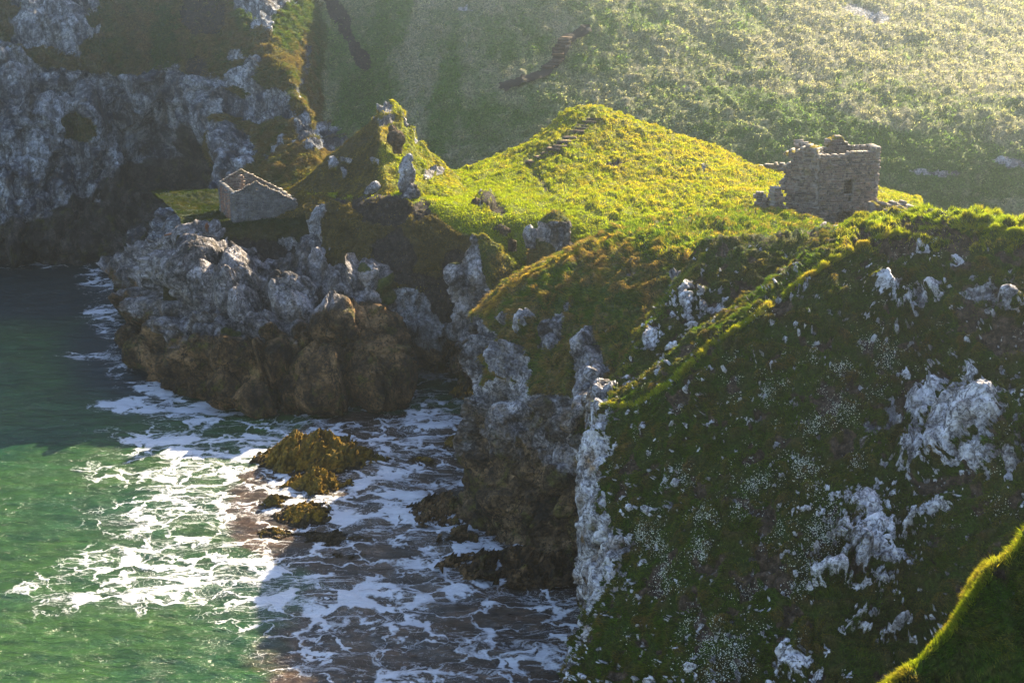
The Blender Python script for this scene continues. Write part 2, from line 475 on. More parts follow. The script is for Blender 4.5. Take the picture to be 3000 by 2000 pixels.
# ---- the limestone cliff on the left and the spur that comes down from it
L = [
 [(-700,-200,184),(-250,-200,184),(0,-200,185),(200,-200,187),(400,-200,187),(540,-200,186),(640,-200,184),(715,-200,181),(860,-200,187),(1010,-180,197)],
 [(-700,-30,176),(-250,-30,176),(0,-30,177),(180,-30,179),(380,-20,179),(540,-20,178),(650,-20,175.5),(732,-30,172),(885,-20,178.5),(1000,-20,189)],
 [(-700,100,170),(-250,100,170),(0,100,171),(180,100,173),(380,100,174),(540,110,172),(660,110,169),(765,105,165.5),(905,115,172),(1005,120,184)],
 [(-700,230,166),(-250,230,165),(0,230,167),(150,230,169),(330,230,171.5),(500,240,171),(660,220,165),(815,195,160.5),(890,230,166),(1000,250,178)],
 [(-700,350,163),(-250,350,163),(0,350,165),(120,350,167),(300,350,170.5),(470,360,172),(650,330,162),(870,298,156),(893,325,160.5),(1000,370,172)],
 [(-700,480,160),(-250,480,161),(0,480,163),(110,480,165),(290,490,169.5),(450,500,170),(610,450,158),(900,392,151),(918,400,156),(1010,430,168)],
 [(-700,620,157),(-250,620,159),(0,620,161.5),(110,620,162.5),(280,630,165.5),(430,620,164),(560,600,152),(860,500,145),(960,470,152),(1030,470,163)],
 [(-700,720,156),(-250,720,158),(0,720,160.5),(100,720,161),(260,720,161.5),(400,720,158),(520,690,147),(830,600,139),(950,560,145),(1050,540,155)],
 [(-700,776,0,-.4),(-250,776,0,-.4),(0,778,0,-.4),(100,779,0,-.4),(260,785,0,-.4),(360,800,0,-.4),(470,790,145),(820,680,134),(950,650,140),(1060,620,148)],
]
def m_cliff(u, v, p, N):
    n = fbm(p, 0.25, 4, 0.6, 2.0)
    grass = blobs(u, v, [(560,110,260,150,8),(330,130,140,100,30),(760,330,130,170,35),(130,160,130,40,15),(210,370,60,40,10),(700,480,170,60,20),(420,20,150,90,0),(880,480,120,60,0),
                         (950,200,90,260),(860,130,90,200,20),(20,60,40,90,0),(800,560,200,90,0),(1000,300,100,120)])
    rock = blobs(u, v, [(150,60,120,85,20),(705,230,80,32,-28),(770,310,85,42,-15),(650,310,60,50,30),(690,460,55,80,10),(945,385,48,24,0),(893,180,12,50,5),(690,165,24,16,-30),(745,265,24,22,0),(1010,320,20,30,0),(620,540,110,60,0)])
    s = np.maximum(-grass + 0.18, rock + 0.06) + 0.55 * n + 0.12 * fbm(p, 1.1, 3, 0.6, 4)
    Rr = sstep(-0.1, 0.1, s)
    S = sstep(0.0, 0.25, blobs(u, v, [(600,40,85,75,-20),(580,200,40,40,0),(985,70,40,90,-20)]) + 0.2 * n)
    Rr = Rr * (1 - S)
    D = 0.72 + 0.7 * fbm(p, 0.15, 3, 0.5, 6) - 0.9 * sstep(-0.1, 0.5, blobs(u, v, [(480,130,50,120,0),(960,120,60,200,-10),(850,60,70,120,20),(720,40,40,60,0)]))
    B = 0.9 * sstep(4.2, 1.5, p[:, 2] + 2.0 * n) + 0.95 * sstep(-0.25, 0.35, blobs(u, v, [(500,530,170,90,0),(380,590,110,110,0),(240,660,130,80,0),(60,690,140,50,0),(520,420,60,60,0)]) + 0.8 * n)  # second term paints the hollow's shade as well as dark wet rock
    return Rr, D, S, B
cl_l = [(120,430,60,170,3.0,8),(262,380,52,150,2.6,-6),(395,300,55,90,2.4,10),(30,240,60,100,2.6),(50,560,75,120,2.6),(655,430,46,100,2.6,12),(600,300,60,70,2.0),(170,640,60,90,2.2),(330,500,40,120,1.8,5),(500,490,130,110,-5.5),(360,330,60,70,-1.5),(0,400,90,200,2.0),(130,560,90,130,1.8),(300,600,60,90,1.5),(680,500,70,110,1.8),(420,270,60,50,1.4),(600,330,60,60,1.2),(60,690,80,50,1.6),(230,700,80,50,1.6),
        (160,60,110,80,1.6),(700,250,90,40,1.0,-28)]
patch('sea_cliff', L, M_cliff, skirt={'top': [(0, 12, 1), (0, 60, 1)], 'bottom': [(0, -0.5, -4)]}, step=5, masks=m_cliff, lumps=cl_l, gamp=0.3, ramp_=1.15)

# ---- grassy pyramid with its long flank towards the cottage
N_ = [
 [(760,600,138),(870,532,137),(935,477,137),(1000,427,137),(1062,372,137.5),(1112,328,138),(1142,292,138.3),(1172,312,138.2),(1200,342,138.4),(1226,395,138),(1275,458,138),(1360,530,139)],
 [(750,620,135),(860,560,134.5),(928,520,134),(1000,475,134),(1058,430,134),(1095,385,134.5),(1120,350,135),(1165,372,136),(1200,398,136.5),(1228,435,136.5),(1280,490,136.5),(1360,545,137)],
 [(740,640,132),(840,600,131.5),(920,575,131),(1000,540,131),(1055,505,131),(1090,470,131),(1118,445,131.2),(1165,455,132.5),(1200,468,133.5),(1230,490,134),(1285,520,134),(1360,560,133.5)],
 [(730,660,129),(830,628,129),(910,605,128.8),(1000,582,128.4),(1055,560,128),(1095,545,128),(1128,535,127.8),(1170,540,128.3),(1205,540,129.4),(1240,545,130.5),(1290,560,130.5),(1360,580,130)],
]
def m_pyr(u, v, p, N):
    n = fbm(p, 0.5, 4, 0.6, 2.0)
    rock = blobs(u, v, [(1128,310,22,26,-40),(1200,345,18,26),(1225,385,12,30),(1135,350,34,16,-20),(980,475,12,20,20),(1005,500,8,14,0),(1020,468,14,8,0),(1103,475,8,10,0),(1255,505,14,16,30),(1285,500,10,14,0)])
    Rr = sstep(-0.05, 0.15, rock + 0.12 + 0.5 * n)
    D = 0.70 + 0.5 * fbm(p, 0.2, 3)
    D = D - 0.3 * sstep(1100, 1180, u)
    return Rr, D, 0, np.where(Rr > 0.3, 0, 0.8 * sstep(1125, 1085, u))  # last mask paints the left flank's shade along with its brown grass
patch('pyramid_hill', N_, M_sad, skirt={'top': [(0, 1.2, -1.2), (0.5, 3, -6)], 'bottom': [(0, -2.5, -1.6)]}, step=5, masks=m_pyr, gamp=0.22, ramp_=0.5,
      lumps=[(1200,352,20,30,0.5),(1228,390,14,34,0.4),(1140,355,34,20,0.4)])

# ---- bank that carries the ruined cottage
Mb = [
 [(440,560,147),(560,560,144),(700,560,142),(800,560,138),(930,560,134)],
 [(490,600,138.5),(600,603,137.5),(700,603,136.5),(800,600,134),(930,590,131)],
 [(525,640,130.5),(600,645,130.3),(700,643,130.3),(800,635,130.4),(930,615,130)],
 [(530,672,127),(610,674,127),(700,668,127),(800,655,127.6),(930,638,127.8)],
 [(520,692,125.3),(620,696,125.5),(700,700,125.4),(800,695,125.8),(930,685,126)],
 [(500,760,124),(620,760,124),(720,760,124.5),(800,760,124.5),(940,770,124)],
 [(480,840,123),(620,840,122),(720,840,122.5),(800,830,122),(960,850,121)],
]
def m_bank(u, v, p, N):
    n = fbm(p, 0.6, 4, 0.6, 2.0)
    rock = blobs(u, v, [(780,780,110,70,0),(600,760,110,60,0),(840,740,50,50,0),(930,800,60,60,0),(720,730,60,24,0)])
    Rr = sstep(-0.1, 0.15, rock + 0.05 + 0.6 * n)
    S = sstep(-0.2, 0.1, blobs(u, v, [(770,750,110,36,0),(700,720,60,20,0),(810,725,50,22,10),(850,770,40,40)]) + 0.9 * fbm(p, 0.9, 3, 0.6, 8))
    D = 0.15 + 0.7 * sstep(660, 690, v) + 0.4 * n
    return Rr * (1 - 0.7 * S), D, S, 0.1
M_bank = terrain_mat('bank_ground', green=(0.016, 0.030, 0.003), dry=(0.06, 0.045, 0.013))  # greens darkened to paint in the shade that misses the lawn
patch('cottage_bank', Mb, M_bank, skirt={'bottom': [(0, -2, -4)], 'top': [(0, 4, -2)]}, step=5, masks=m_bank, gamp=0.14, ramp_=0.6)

# ---- grassy saddle, mound and the dark slope under them
E = [
 [(900,560,136),(1100,545,139),(1330,502,145),(1450,468,147),(1560,415,149),(1650,345,151),(1740,318,151.5),(1830,345,150.5),(1920,372,149),(2020,408,147),(2110,445,145),(2210,490,141),(2310,515,138),(2700,580,135)],
 [(900,575,131.5),(1100,560,132),(1330,540,137.5),(1450,515,139.5),(1560,475,141.5),(1650,425,143.5),(1740,405,144.5),(1830,420,143.5),(1920,440,142),(2020,470,139),(2110,500,136),(2210,545,131),(2310,570,128),(2700,620,126)],
 [(900,592,128),(1100,572,128),(1330,580,130),(1450,568,131.5),(1560,555,132.5),(1650,540,133.5),(1740,530,134),(1830,535,133),(1920,550,131),(2020,570,128),(2110,585,125),(2210,598,121),(2310,610,118.5),(2700,650,117)],
 [(890,608,126.3),(1100,588,125.7),(1250,590,125.2),(1400,615,124.5),(1540,625,124),(1650,625,123.5),(1740,625,122.5),(1830,630,121.5),(1920,640,119.5),(2020,650,117.5),(2110,650,116),(2210,640,115),(2310,650,113),(2700,690,112)],
 [(895,632,125),(1080,614,124.4),(1230,630,123.4),(1380,690,121.2),(1520,690,121.2),(1630,690,119.8),(1720,690,118),(1830,690,115.5),(1920,700,114),(2020,700,112.5),(2110,700,111.5),(2210,690,110),(2310,690,109),(2700,740,108)],
 [(905,690,123.2),(1070,680,122.6),(1220,710,121),(1360,755,120.2),(1500,760,119.6),(1620,760,118.8),(1720,760,115),(1830,760,110),(1920,760,109),(2020,760,108),(2110,760,107),(2210,760,106),(2310,760,105),(2700,800,104)],
 [(930,780,121.2),(1060,780,120.2),(1210,800,119),(1350,830,119.3),(1490,830,118.8),(1620,830,118),(1720,830,110),(1830,830,108),(1920,830,107),(2020,830,106),(2110,830,105),(2210,830,104),(2310,830,103),(2700,880,102)],
 [(950,880,119.2),(1070,880,118.3),(1200,890,118.6),(1330,900,119.4),(1470,900,118.6),(1620,900,115),(1720,900,108),(1830,900,106),(1920,900,105),(2020,900,104),(2110,900,103),(2210,900,102),(2310,900,101),(2700,950,100)],
 [(980,980,118),(1090,990,118),(1210,1010,120),(1330,1010,121),(1460,1000,119),(1620,1000,110),(1720,1000,106),(1830,1000,104),(1920,1000,103),(2020,1000,102),(2110,1000,101),(2210,1000,100),(2310,1000,99),(2700,1050,98)],
 [(1000,1090,0,-.8),(1110,1090,0,-.8),(1230,1062,0,-.8),(1330,1075,0,-.8),(1460,1090,0,-.8),(1620,1120,0,-.8),(1720,1120,0,-.8),(1830,1120,0,-.8),(1920,1120,0,-.8),(2020,1120,0,-.8),(2110,1120,0,-.8),(2210,1120,0,-.8),(2310,1120,0,-.8),(2700,1150,0,-.8)],
]
def seg_d(u, v, pts):
    d = np.full(u.shape, 1e9)
    for (a, b), (c, e) in zip(pts[:-1], pts[1:]):
        L2 = (c - a) ** 2 + (e - b) ** 2
        t = np.clip(((u - a) * (c - a) + (v - b) * (e - b)) / L2, 0, 1)
        d = np.minimum(d, np.hypot(u - a - t * (c - a), (v - b - t * (e - b)) * 1.6))
    return d
def m_sad(u, v, p, N):
    n = fbm(p, 0.4, 4, 0.6, 2.0)
    rock = np.maximum(blobs(u, v, [(930,640,32,20,-50),(910,690,34,40,0),(1420,590,20,22,20),(1445,605,26,18,20),(1325,930,130,120,0),(1150,900,120,50,0),(1200,1050,150,90,0),(1400,1000,200,150,0),(2060,490,12,6),(1100,555,26,12,-30)]), (v - 905) / 90)
    Rr = sstep(-0.1, 0.12, rock + 0.05 + 0.5 * n)
    path = np.minimum(seg_d(u, v, [(1530,470),(1570,510),(1600,560),(1680,600),(1790,640),(1850,665)]), seg_d(u, v, [(1530,475),(1450,505),(1375,535),(1360,560)]) * 1.8)
    soilb = blobs(u, v, [(1120,615,85,45,12),(1230,620,25,40,0),(1155,745,65,65,0),(1070,590,40,20),(1310,860,60,60),(1340,790,50,50,0),(1240,830,90,30,10),(1440,600,40,20,25),(1470,667,16,9),(1800,490,26,12),(1000,585,20,20)])
    S = sstep(-0.12, 0.1, soilb + 0.45 * n)
    S = np.maximum(S, 0.52 * sstep(14, 3, path + 10 * n))
    dark = sstep(8, 30, (v - 600) - np.interp(u, [850, 1200, 1300, 1400, 1450], [-45, -22, 30, 100, 400]))  # follows the light edge: shade and brown grass painted below it
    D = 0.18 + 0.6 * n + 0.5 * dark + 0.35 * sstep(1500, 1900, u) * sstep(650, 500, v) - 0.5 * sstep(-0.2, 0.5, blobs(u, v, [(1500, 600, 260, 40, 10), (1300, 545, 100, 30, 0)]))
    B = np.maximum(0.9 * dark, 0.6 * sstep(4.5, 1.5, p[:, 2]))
    B = np.where(Rr > 0.4, np.where(p[:, 2] < 4, 0.8, 0.3), B)
    mead = sstep(-10, 45, (v - np.interp(u, [1000, 1330, 1500, 1560, 1640, 1800, 2000, 2300], [540, 520, 500, 530, 585, 625, 640, 640])) + 25 * n) * (1 - dark)
    D = D - 0.25 * mead
    return Rr * (1 - S), D, S, B, 1.25 - 1.0 * mead
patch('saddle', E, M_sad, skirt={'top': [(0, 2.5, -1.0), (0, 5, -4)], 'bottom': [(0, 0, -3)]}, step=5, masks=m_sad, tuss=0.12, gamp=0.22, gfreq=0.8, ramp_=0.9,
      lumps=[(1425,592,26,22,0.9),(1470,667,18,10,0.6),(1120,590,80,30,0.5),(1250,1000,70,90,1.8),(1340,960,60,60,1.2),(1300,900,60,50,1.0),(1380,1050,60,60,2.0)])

# ---- lumpy limestone shore below the cottage
G_ = [
 [(300,785,158),(400,735,147),(490,690,129),(590,688,126),(680,745,124.4),(780,757,122.5),(900,730,123),(960,760,122),(1030,800,120.5),(1100,808,119.4),(1165,870,118.6)],
 [(318,815,152),(410,790,140),(500,770,124.6),(600,780,122.6),(690,800,121.4),(790,800,120.5),(900,800,120),(960,820,119.5),(1030,840,118.8),(1110,850,118),(1180,930,118.2)],
 [(340,845,147),(415,840,137),(505,840,123),(600,850,120.2),(690,865,119),(790,870,118.3),(900,860,118),(970,880,117.5),(1040,890,117),(1120,900,116.6),(1190,980,118)],
 [(352,885,142),(422,900,133),(510,915,121),(605,930,118),(700,940,116.6),(800,935,116),(905,940,115.3),(975,950,115),(1045,955,115),(1125,960,115),(1196,1010,118.5)],
 [(362,935,136.5),(432,970,128.5),(520,1000,118),(615,1020,115.6),(708,1040,114.2),(810,1030,113.7),(910,1040,113.6),(980,1040,113.4),(1050,1040,113.6),(1135,1040,114),(1204,1045,119)],
 [(372,985,0,.5),(442,1060,0,1.2),(530,1090,0,1.8),(625,1110,0,2.0),(718,1130,0,2.0),(820,1120,0,2.2),(918,1120,0,2.4),(985,1115,0,2.4),(1055,1110,0,2.4),(1145,1100,0,2.0),(1212,1065,0,1.5)],
 [(380,1020,0,-.5),(455,1135,0,-.5),(540,1170,0,-.5),(640,1205,0,-.5),(730,1215,0,-.5),(830,1208,0,-.5),(930,1203,0,-.5),(1000,1190,0,-.5),(1070,1180,0,-.5),(1160,1150,0,-.5),(1218,1095,0,-.5)],
]
def m_shore(u, v, p, N):
    n = fbm(p, 0.4, 4, 0.6, 2.0)
    gr = blobs(u, v, [(1075,822,14,12),(690,985,30,12),(1130,860,40,34,40),(900,640,40,40)])
    Rr = 1 - sstep(0.0, 0.3, gr + 0.3 * n)
    bl = np.interp(u, [300, 450, 520, 760, 1000, 1130, 1200], [760, 860, 960, 965, 905, 860, 1030])
    B = 0.08 + 0.85 * sstep(-60, 110, v - bl + 150 * n)
    S = 0.75 * sstep(1.8, 0.3, p[:, 2] + 1.2 * n)
    return Rr, 0.5, S * 0, np.clip(B, 0, 1)
lump_s = [(591,815,66,98,2.4),(700,850,66,98,2.2),(861,877,78,62,2.0),(1004,835,62,52,1.9),(1096,828,42,40,1.4),(948,800,50,36,1.0),(930,745,60,62,1.2,30),(948,913,32,26,1.0),(769,962,58,45,1.6),
          (1014,965,108,62,2.3),(1120,985,56,72,1.9),(626,965,66,40,1.3),(616,1022,84,42,1.6),(700,1062,72,48,2.0),(812,1055,46,84,2.2,10),(667,1150,48,52,1.8),(759,1165,62,42,1.6),(938,1090,84,82,2.0),
          (1095,1080,92,86,2.6),(504,990,52,60,1.6),(530,1065,72,52,1.6),(478,920,46,50,1.5),(582,725,92,60,0.9),(504,790,50,60,1.3),(440,1030,50,60,1.5),(880,1000,40,60,1.6),(400,900,40,60,1.4),(560,1130,60,40,1.2),(860,1150,50,50,1.5),(1000,1150,60,40,1.2)]
patch('shore_rocks', G_, M_rock, skirt={'top': [(0, 1.5, -0.6), (0, 2, -4)], 'bottom': [(0, -1, -3)], 'right': [(0.3, 2, -0.3), (0, 4, -1)]}, step=4.2, masks=m_shore, lumps=[(a, b, c, d, e * 1.25, *f) for a, b, c, d, e, *f in lump_s], gamp=0.15, ramp_=1.0)

# ---- headland: grassy crest, dark front slope and the bastion cliff
def colslope(u0, v0, Y0, s, vs):
    z0 = at(u0, v0, Y0)[2]
    return [(CAMZ - z0 + s * Y0) / (tanv(v) + s) for v in vs]
H = [
 [(1402,938,103),(1475,852,99),(1560,790,98.5),(1640,756,98.5),(1710,728,98.5),(1800,690,99.5),(1885,664,101),(2000,652,103),(2120,632,106),(2230,618,108),(2310,634,107.5),(2400,664,106.5),(2500,690,106),(2700,720,105)],
 [(1398,965,101),(1468,890,97),(1550,830,96.6),(1640,800,96),(1720,775,95.6),(1820,740,95.4),(1920,718,95),(2030,705,95.5),(2140,690,97),(2250,680,98),(2340,700,98),(2430,715,97.5),(2520,730,97),(2700,760,96)],
 [(1394,1030,99),(1460,950,95),(1542,900,94),(1640,870,93.4),(1726,850,92.6),(1826,830,91.6),(1930,815,91),(2045,790,90.4),(2160,770,90.2),(2270,765,90),(2360,765,90),(2450,770,90),(2540,780,89),(2700,800,88)],
 [(1388,1110,97.3),(1450,1050,93.2),(1536,1000,91.4),(1640,970,90.6),(1730,960,89.2),(1830,950,88),(1940,940,86.6),(2060,930,85),(2180,920,84.6),(2290,920,84),(2380,920,84),(2470,920,84),(2560,920,83),(2720,940,82)],
 [(1380,1180,95.6),(1442,1130,92),(1530,1110,89.4),(1638,1090,87.6),(1728,1070,85.8),(1830,1070,84.4),(1940,1060,83),(2060,1060,81),(2180,1060,80),(2290,1060,79),(2380,1060,79),(2470,1060,79),(2560,1060,78),(2720,1080,77)],
 [(1372,1255,94),(1438,1220,90),(1526,1205,87.7),(1634,1190,86.3),(1716,1180,83.6),(1820,1190,82),(1940,1190,80),(2060,1190,78),(2180,1190,77),(2290,1190,76),(2380,1190,76),(2470,1190,76),(2560,1190,75),(2720,1200,74)],
 [(1384,1345,92.6),(1446,1340,88.2),(1530,1330,86.2),(1634,1320,85.2),(1712,1320,82.4),(1820,1320,80.4),(1940,1320,78),(2060,1320,76),(2180,1320,75),(2290,1320,74),(2380,1320,74),(2470,1320,74),(2560,1320,73),(2720,1340,72)],
 [(1378,1420,92),(1440,1450,87.8),(1532,1460,85.2),(1632,1450,83.6),(1710,1460,80.8),(1820,1460,78),(1940,1460,76),(2060,1460,74),(2180,1460,73),(2290,1460,72),(2380,1460,72),(2470,1460,72),(2560,1460,71),(2720,1480,70)],
 [(1330,1475,0,.9),(1410,1530,0,.9),(1525,1580,0,.9),(1625,1610,0,.9),(1705,1640,0,.9),(1820,1700,0,.9),(1940,1700,0,.9),(2060,1700,0,.9),(2180,1700,0,.9),(2290,1700,0,.9),(2380,1700,0,.9),(2470,1700,0,.9),(2560,1700,0,.9),(2720,1700,0,.9)],
 [(1275,1495,0,-.5),(1385,1590,0,-.5),(1515,1660,0,-.5),(1620,1690,0,-.5),(1700,1720,0,-.5),(1820,1760,0,-.5),(1940,1760,0,-.5),(2060,1760,0,-.5),(2180,1760,0,-.5),(2290,1760,0,-.5),(2380,1760,0,-.5),(2470,1760,0,-.5),(2560,1760,0,-.5),(2720,1760,0,-.5)],
]
def m_head(u, v, p, N):
    n = fbm(p, 0.5, 4, 0.6, 2.0)
    lip = np.interp(u, [1370, 1440, 1480, 1600, 1660, 1700, 1740, 1760, 1900], [1100, 1130, 1150, 1165, 1165, 1060, 1030, 1300, 1400])
    rock = np.maximum((v - lip) / 60, blobs(u, v, [(1395,1020,46,90,12),(1470,960,22,40,30),(1400,1110,40,80,0),(1505,1060,40,60,40),(1530,1100,22,26),(1615,975,26,34,20),(1640,940,16,22),(1660,910,10,26,10),(1600,1000,24,20),(1545,960,10,30,30),(1730,1120,50,150,0),(1780,980,12,26,20),(1500,1140,60,24,0),
        (2000,860,26,30),(1960,930,30,24,0),(1900,985,26,30,30),(2020,960,26,24,0),(1970,1000,30,16,0),(2090,880,18,12,0),(2080,945,18,24,0),(2430,690,40,12,8),(1850,820,14,8)]))
    Rr = sstep(-0.12, 0.12, rock + 0.02 + 0.45 * n)
    D = 0.75 + 0.9 * n - 0.45 * sstep(1900, 2050, u) - 0.7 * sstep(-0.1, 0.4, blobs(u, v, [(1600,830,130,20,-25),(1720,900,120,60,0),(1950,690,200,50,0),(2150,690,250,60,0),(1850,950,60,100,0)]))
    S = sstep(-0.1, 0.15, blobs(u, v, [(2370,735,46,16,0),(2350,770,60,16,0),(2150,880,60,30,0)]) + 0.3 * n)
    B = sstep(-60, 130, v - 1290 + 150 * n)
    B = np.maximum(B, 0.52 * sstep(1140, 1210, v + 60 * n))
    return Rr, D, S, B
patch('headland', H, M_head, skirt={'left': [(0.8, 1.5, -0.3), (3, 3, -1.5), (8, 5, -4)], 'top': [(0, 2, -0.5), (0, 4, -3)], 'bottom': [(0, -1, -3)]}, step=4.6, masks=m_head, tuss=0.9, gamp=0.36, gfreq=0.75, ramp_=0.9,
      lumps=[(1395,1010,40,100,0.9),(1505,1065,44,60,0.7,40),(1735,1190,52,170,1.5),(1470,1250,90,90,1.0),(1610,1230,80,70,1.0),(1610,975,30,40,0.4),(1460,1490,70,60,1.0),(1580,1500,60,70,1.0),(1660,1440,50,80,0.9),(1690,1300,20,170,-1.6),(1400,1300,40,70,0.8),
             (2150,670,110,20,0.35),(1950,700,90,18,0.4)])

# ---- steep white-flecked slope between headland and near slope
vs2 = [745, 830, 910, 985, 1065, 1120, 1180, 1260, 1400]
ul2 = [2062, 1992, 1932, 1874, 1850, 1795, 1752, 1742, 1728]
yl2 = [85, 83.2, 81.5, 80, 78.5, 77, 75.5, 74.5, 73]
J2 = []
for vv, uu, yy in zip(vs2, ul2, yl2):
    J2.append([(uu, vv, yy), (uu + 70, vv - 10, yy - 1.0), (uu + 160, vv - 20, yy - 1.4), (uu + 280, vv - 30, yy - 1.4), (uu + 460, vv - 40, yy - 1), (uu + 700, vv - 40, yy)])
def rockspots(p, f=0.9, off=3.0):
    w = fbm(p, 1.1, 3, 0.6, off)
    return w
def m_flecks(u, v, p, N):
    n = fbm(p, 0.5, 4, 0.6, 2.0); w = fbm(p * np.array([1, 1, 0.7]), 2.0, 4, 0.62, 3.0)
    c = blobs(u, v, [(2020,900,60,50),(1910,980,40,40,0),(2090,920,60,50),(1900,1010,30,24),(2060,1000,80,40),(1990,1050,70,40,0),(1960,1110,40,30),(1860,1150,60,50)])
    Rr = sstep(0.26, 0.36, w + 0.34 * np.clip(c + 0.3, 0, 1) + 0.1 * n)
    Rr = np.maximum(Rr, sstep(-0.1, 0.1, blobs(u, v, [(1765,1260,30,110,0),(1780,1400,60,60,0),(1910,1000,22,28,40)]) + 0.3 * n))
    return Rr, 0.35 + 0.8 * n, sstep(0.15, 0.3, fbm(p, 0.8, 3, 0.6, 12.0)) * 0.9, 0
patch('spotted_slope', J2, M_near, skirt={'left': [(0, 2, -1), (0.5, 3, -5)], 'top': [(0, 2, 0), (0, 5, -5)]}, step=4.6, masks=m_flecks, gamp=0.28, gfreq=0.9, ramp_=0.35, rockout=0.22)

# ---- the big near slope, dark, with limestone breaking through and sea campion
crest = [(1752,1185,74.0,0.95),(1850,1195,71,0.85),(1962,1130,69.5,0.8),(2080,1020,69.5,0.72),(2205,932,70,0.68),(2390,795,71.5,0.66),(2545,706,73.5,0.64),(2650,680,74,0.62),(2740,668,73,0.62),(2860,664,71,0.62),(3010,680,69.5,0.62),(3400,690,68,0.62),(3900,700,66,0.62),(4600,720,62,0.62)]
fr = [0, 0.07, 0.16, 0.28, 0.42, 0.57, 0.72, 0.86, 1.0]
ubot = [1575, 1720, 1880, 2050, 2230, 2430, 2600, 2740, 2860, 2980, 3100, 3450, 3900, 4700]
uedge = {0: [1752, 1744, 1728, 1720, 1716, 1734, 1690, 1640, 1560]}
Jn = []
for k, f in enumerate(fr):
    row = []
    for j, (uc, vc, Yc, s) in enumerate(crest):
        vv = vc + (2120 - vc) * f
        uu = uc + (ubot[j] - uc) * f ** 1.3
        if j == 0: uu = [1752, 1742, 1727, 1719, 1722, 1738, 1700, 1650, 1570][k]
        row.append((uu, vv, colslope(uc, vc, Yc, s, [vv])[0]))
    Jn.append(row)
# lit shoulder behind the crest on the right is part of the same turf
ROCKS_J = [(2700,1190,58,60,10),(2740,1150,36,50,20),(2690,1310,40,60,0),(2830,1240,90,80,0),(2890,1200,70,50,-20),(2650,1330,32,36,0),(2770,1290,60,70,20),(2870,1330,60,40,0),(2960,1340,30,30,0),
           (2540,1490,50,40,0),(2570,1540,56,50,0),(2560,1610,64,60,20),(2600,1640,40,40,0),(2520,1650,30,40,30),(2440,1700,40,18,-35),(2330,1940,36,50,0),(2600,1210,16,40,-20),(2550,1250,20,16),
           (2740,855,34,16,15),(2700,880,22,30),(2880,860,26,22),(2590,840,40,20,30),(2960,890,30,28),(2810,770,10,14),(2710,730,18,14,0),(2630,1350,14,30,20),(2760,1480,60,18,-20),(2690,1530,50,12,-30),(2520,1830,40,10,-35),(2640,1840,30,10,-40)]
def m_near(u, v, p, N):
    n = fbm(p, 0.5, 4, 0.6, 2.0); w = fbm(p * np.array([1, 1, 0.8]), 1.5, 4, 0.62, 3.0)
    big = blobs(u, v, ROCKS_J)
    edge = (np.interp(v, [1180, 1300, 1500, 1620, 1700, 1800, 1950, 2100], [1800, 1800, 1800, 1840, 1810, 1720, 1700, 1640]) - u) / 60
    Rr = np.maximum(sstep(-0.06, 0.06, big - 0.12 + 0.9 * w + 0.3 * n + 0.5 * fbm(p, 4.0, 3, .65, 3.)), sstep(-0.2, 0.2, edge - 0.15 + 1.5 * w + 0.8 * n))
    w2 = fbm(p * np.array([1, 1, 0.6]), 2.6, 4, 0.62, 23.0)
    Rr = np.maximum(Rr, sstep(0.20, 0.27, 0.75 * w2 + 0.35 * w + 0.16 * np.clip(big + 1.4, 0, 1)) * sstep(690, 780, v))
    S = np.maximum(sstep(0.10, 0.3, fbm(p, 0.55, 3, 0.6, 12.0)), sstep(-0.3, 0.2, blobs(u, v, [(2750,690,110,22,12),(2640,735,60,30),(2960,1000,60,50)]) + 0.2 * n)) * 0.9
    D = 0.3 + 0.7 * n - 0.6 * sstep(720, 640, v)
    return Rr, D, S, np.clip(0.42 * sstep(-1.2, 0.2, edge) + 0.5 * n, 0, 0.8)
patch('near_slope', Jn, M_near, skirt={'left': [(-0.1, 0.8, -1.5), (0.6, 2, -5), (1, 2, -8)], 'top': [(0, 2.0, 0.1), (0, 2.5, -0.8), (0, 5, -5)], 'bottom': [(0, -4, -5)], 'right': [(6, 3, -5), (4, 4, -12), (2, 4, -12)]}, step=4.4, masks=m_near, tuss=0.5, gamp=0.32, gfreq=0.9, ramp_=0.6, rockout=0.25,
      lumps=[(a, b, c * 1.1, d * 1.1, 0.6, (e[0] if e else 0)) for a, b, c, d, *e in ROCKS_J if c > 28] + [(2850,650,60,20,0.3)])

# ---- turf ridge right in front of the camera, bottom right
kc = [(2520,2090,26),(2590,2030,26.3),(2660,1965,26.6),(2730,1900,27),(2790,1850,27.2),(2850,1750,27.4),(2910,1655,27.6),(2945,1648,27.7),(2990,1598,27.8),(3080,1520,28),(3300,1400,29),(3800,1200,30.5),(4600,1000,32)]
K = []
for dv, s in ((0, 0), (60, .55), (160, .55), (280, .55), (420, .55), (600, .55)):
    K.append([(u + dv * 0.25, v + dv, Y if dv == 0 else colslope(u, v, Y, s, [v + dv])[0]) for u, v, Y in kc])
def m_ridge(u, v, p, N):
    n = fbm(p, 1.2, 4, 0.6, 2.0)
    return sstep(0.42, 0.5, fbm(p, 3.0, 3, 0.6, 5.0)) * 0.8, 0.25 + n, sstep(0.25, 0.4, n), 0
patch('near_ridge', K, M_near, skirt={'top': [(0.3, 0.8, -0.6), (0.5, 1.5, -2), (1, 2, -5)], 'left': [(-1, 0.5, -2), (-1, 1, -3)]}, step=6, masks=m_ridge, gamp=0.12, gfreq=1.6, ramp_=0.1)

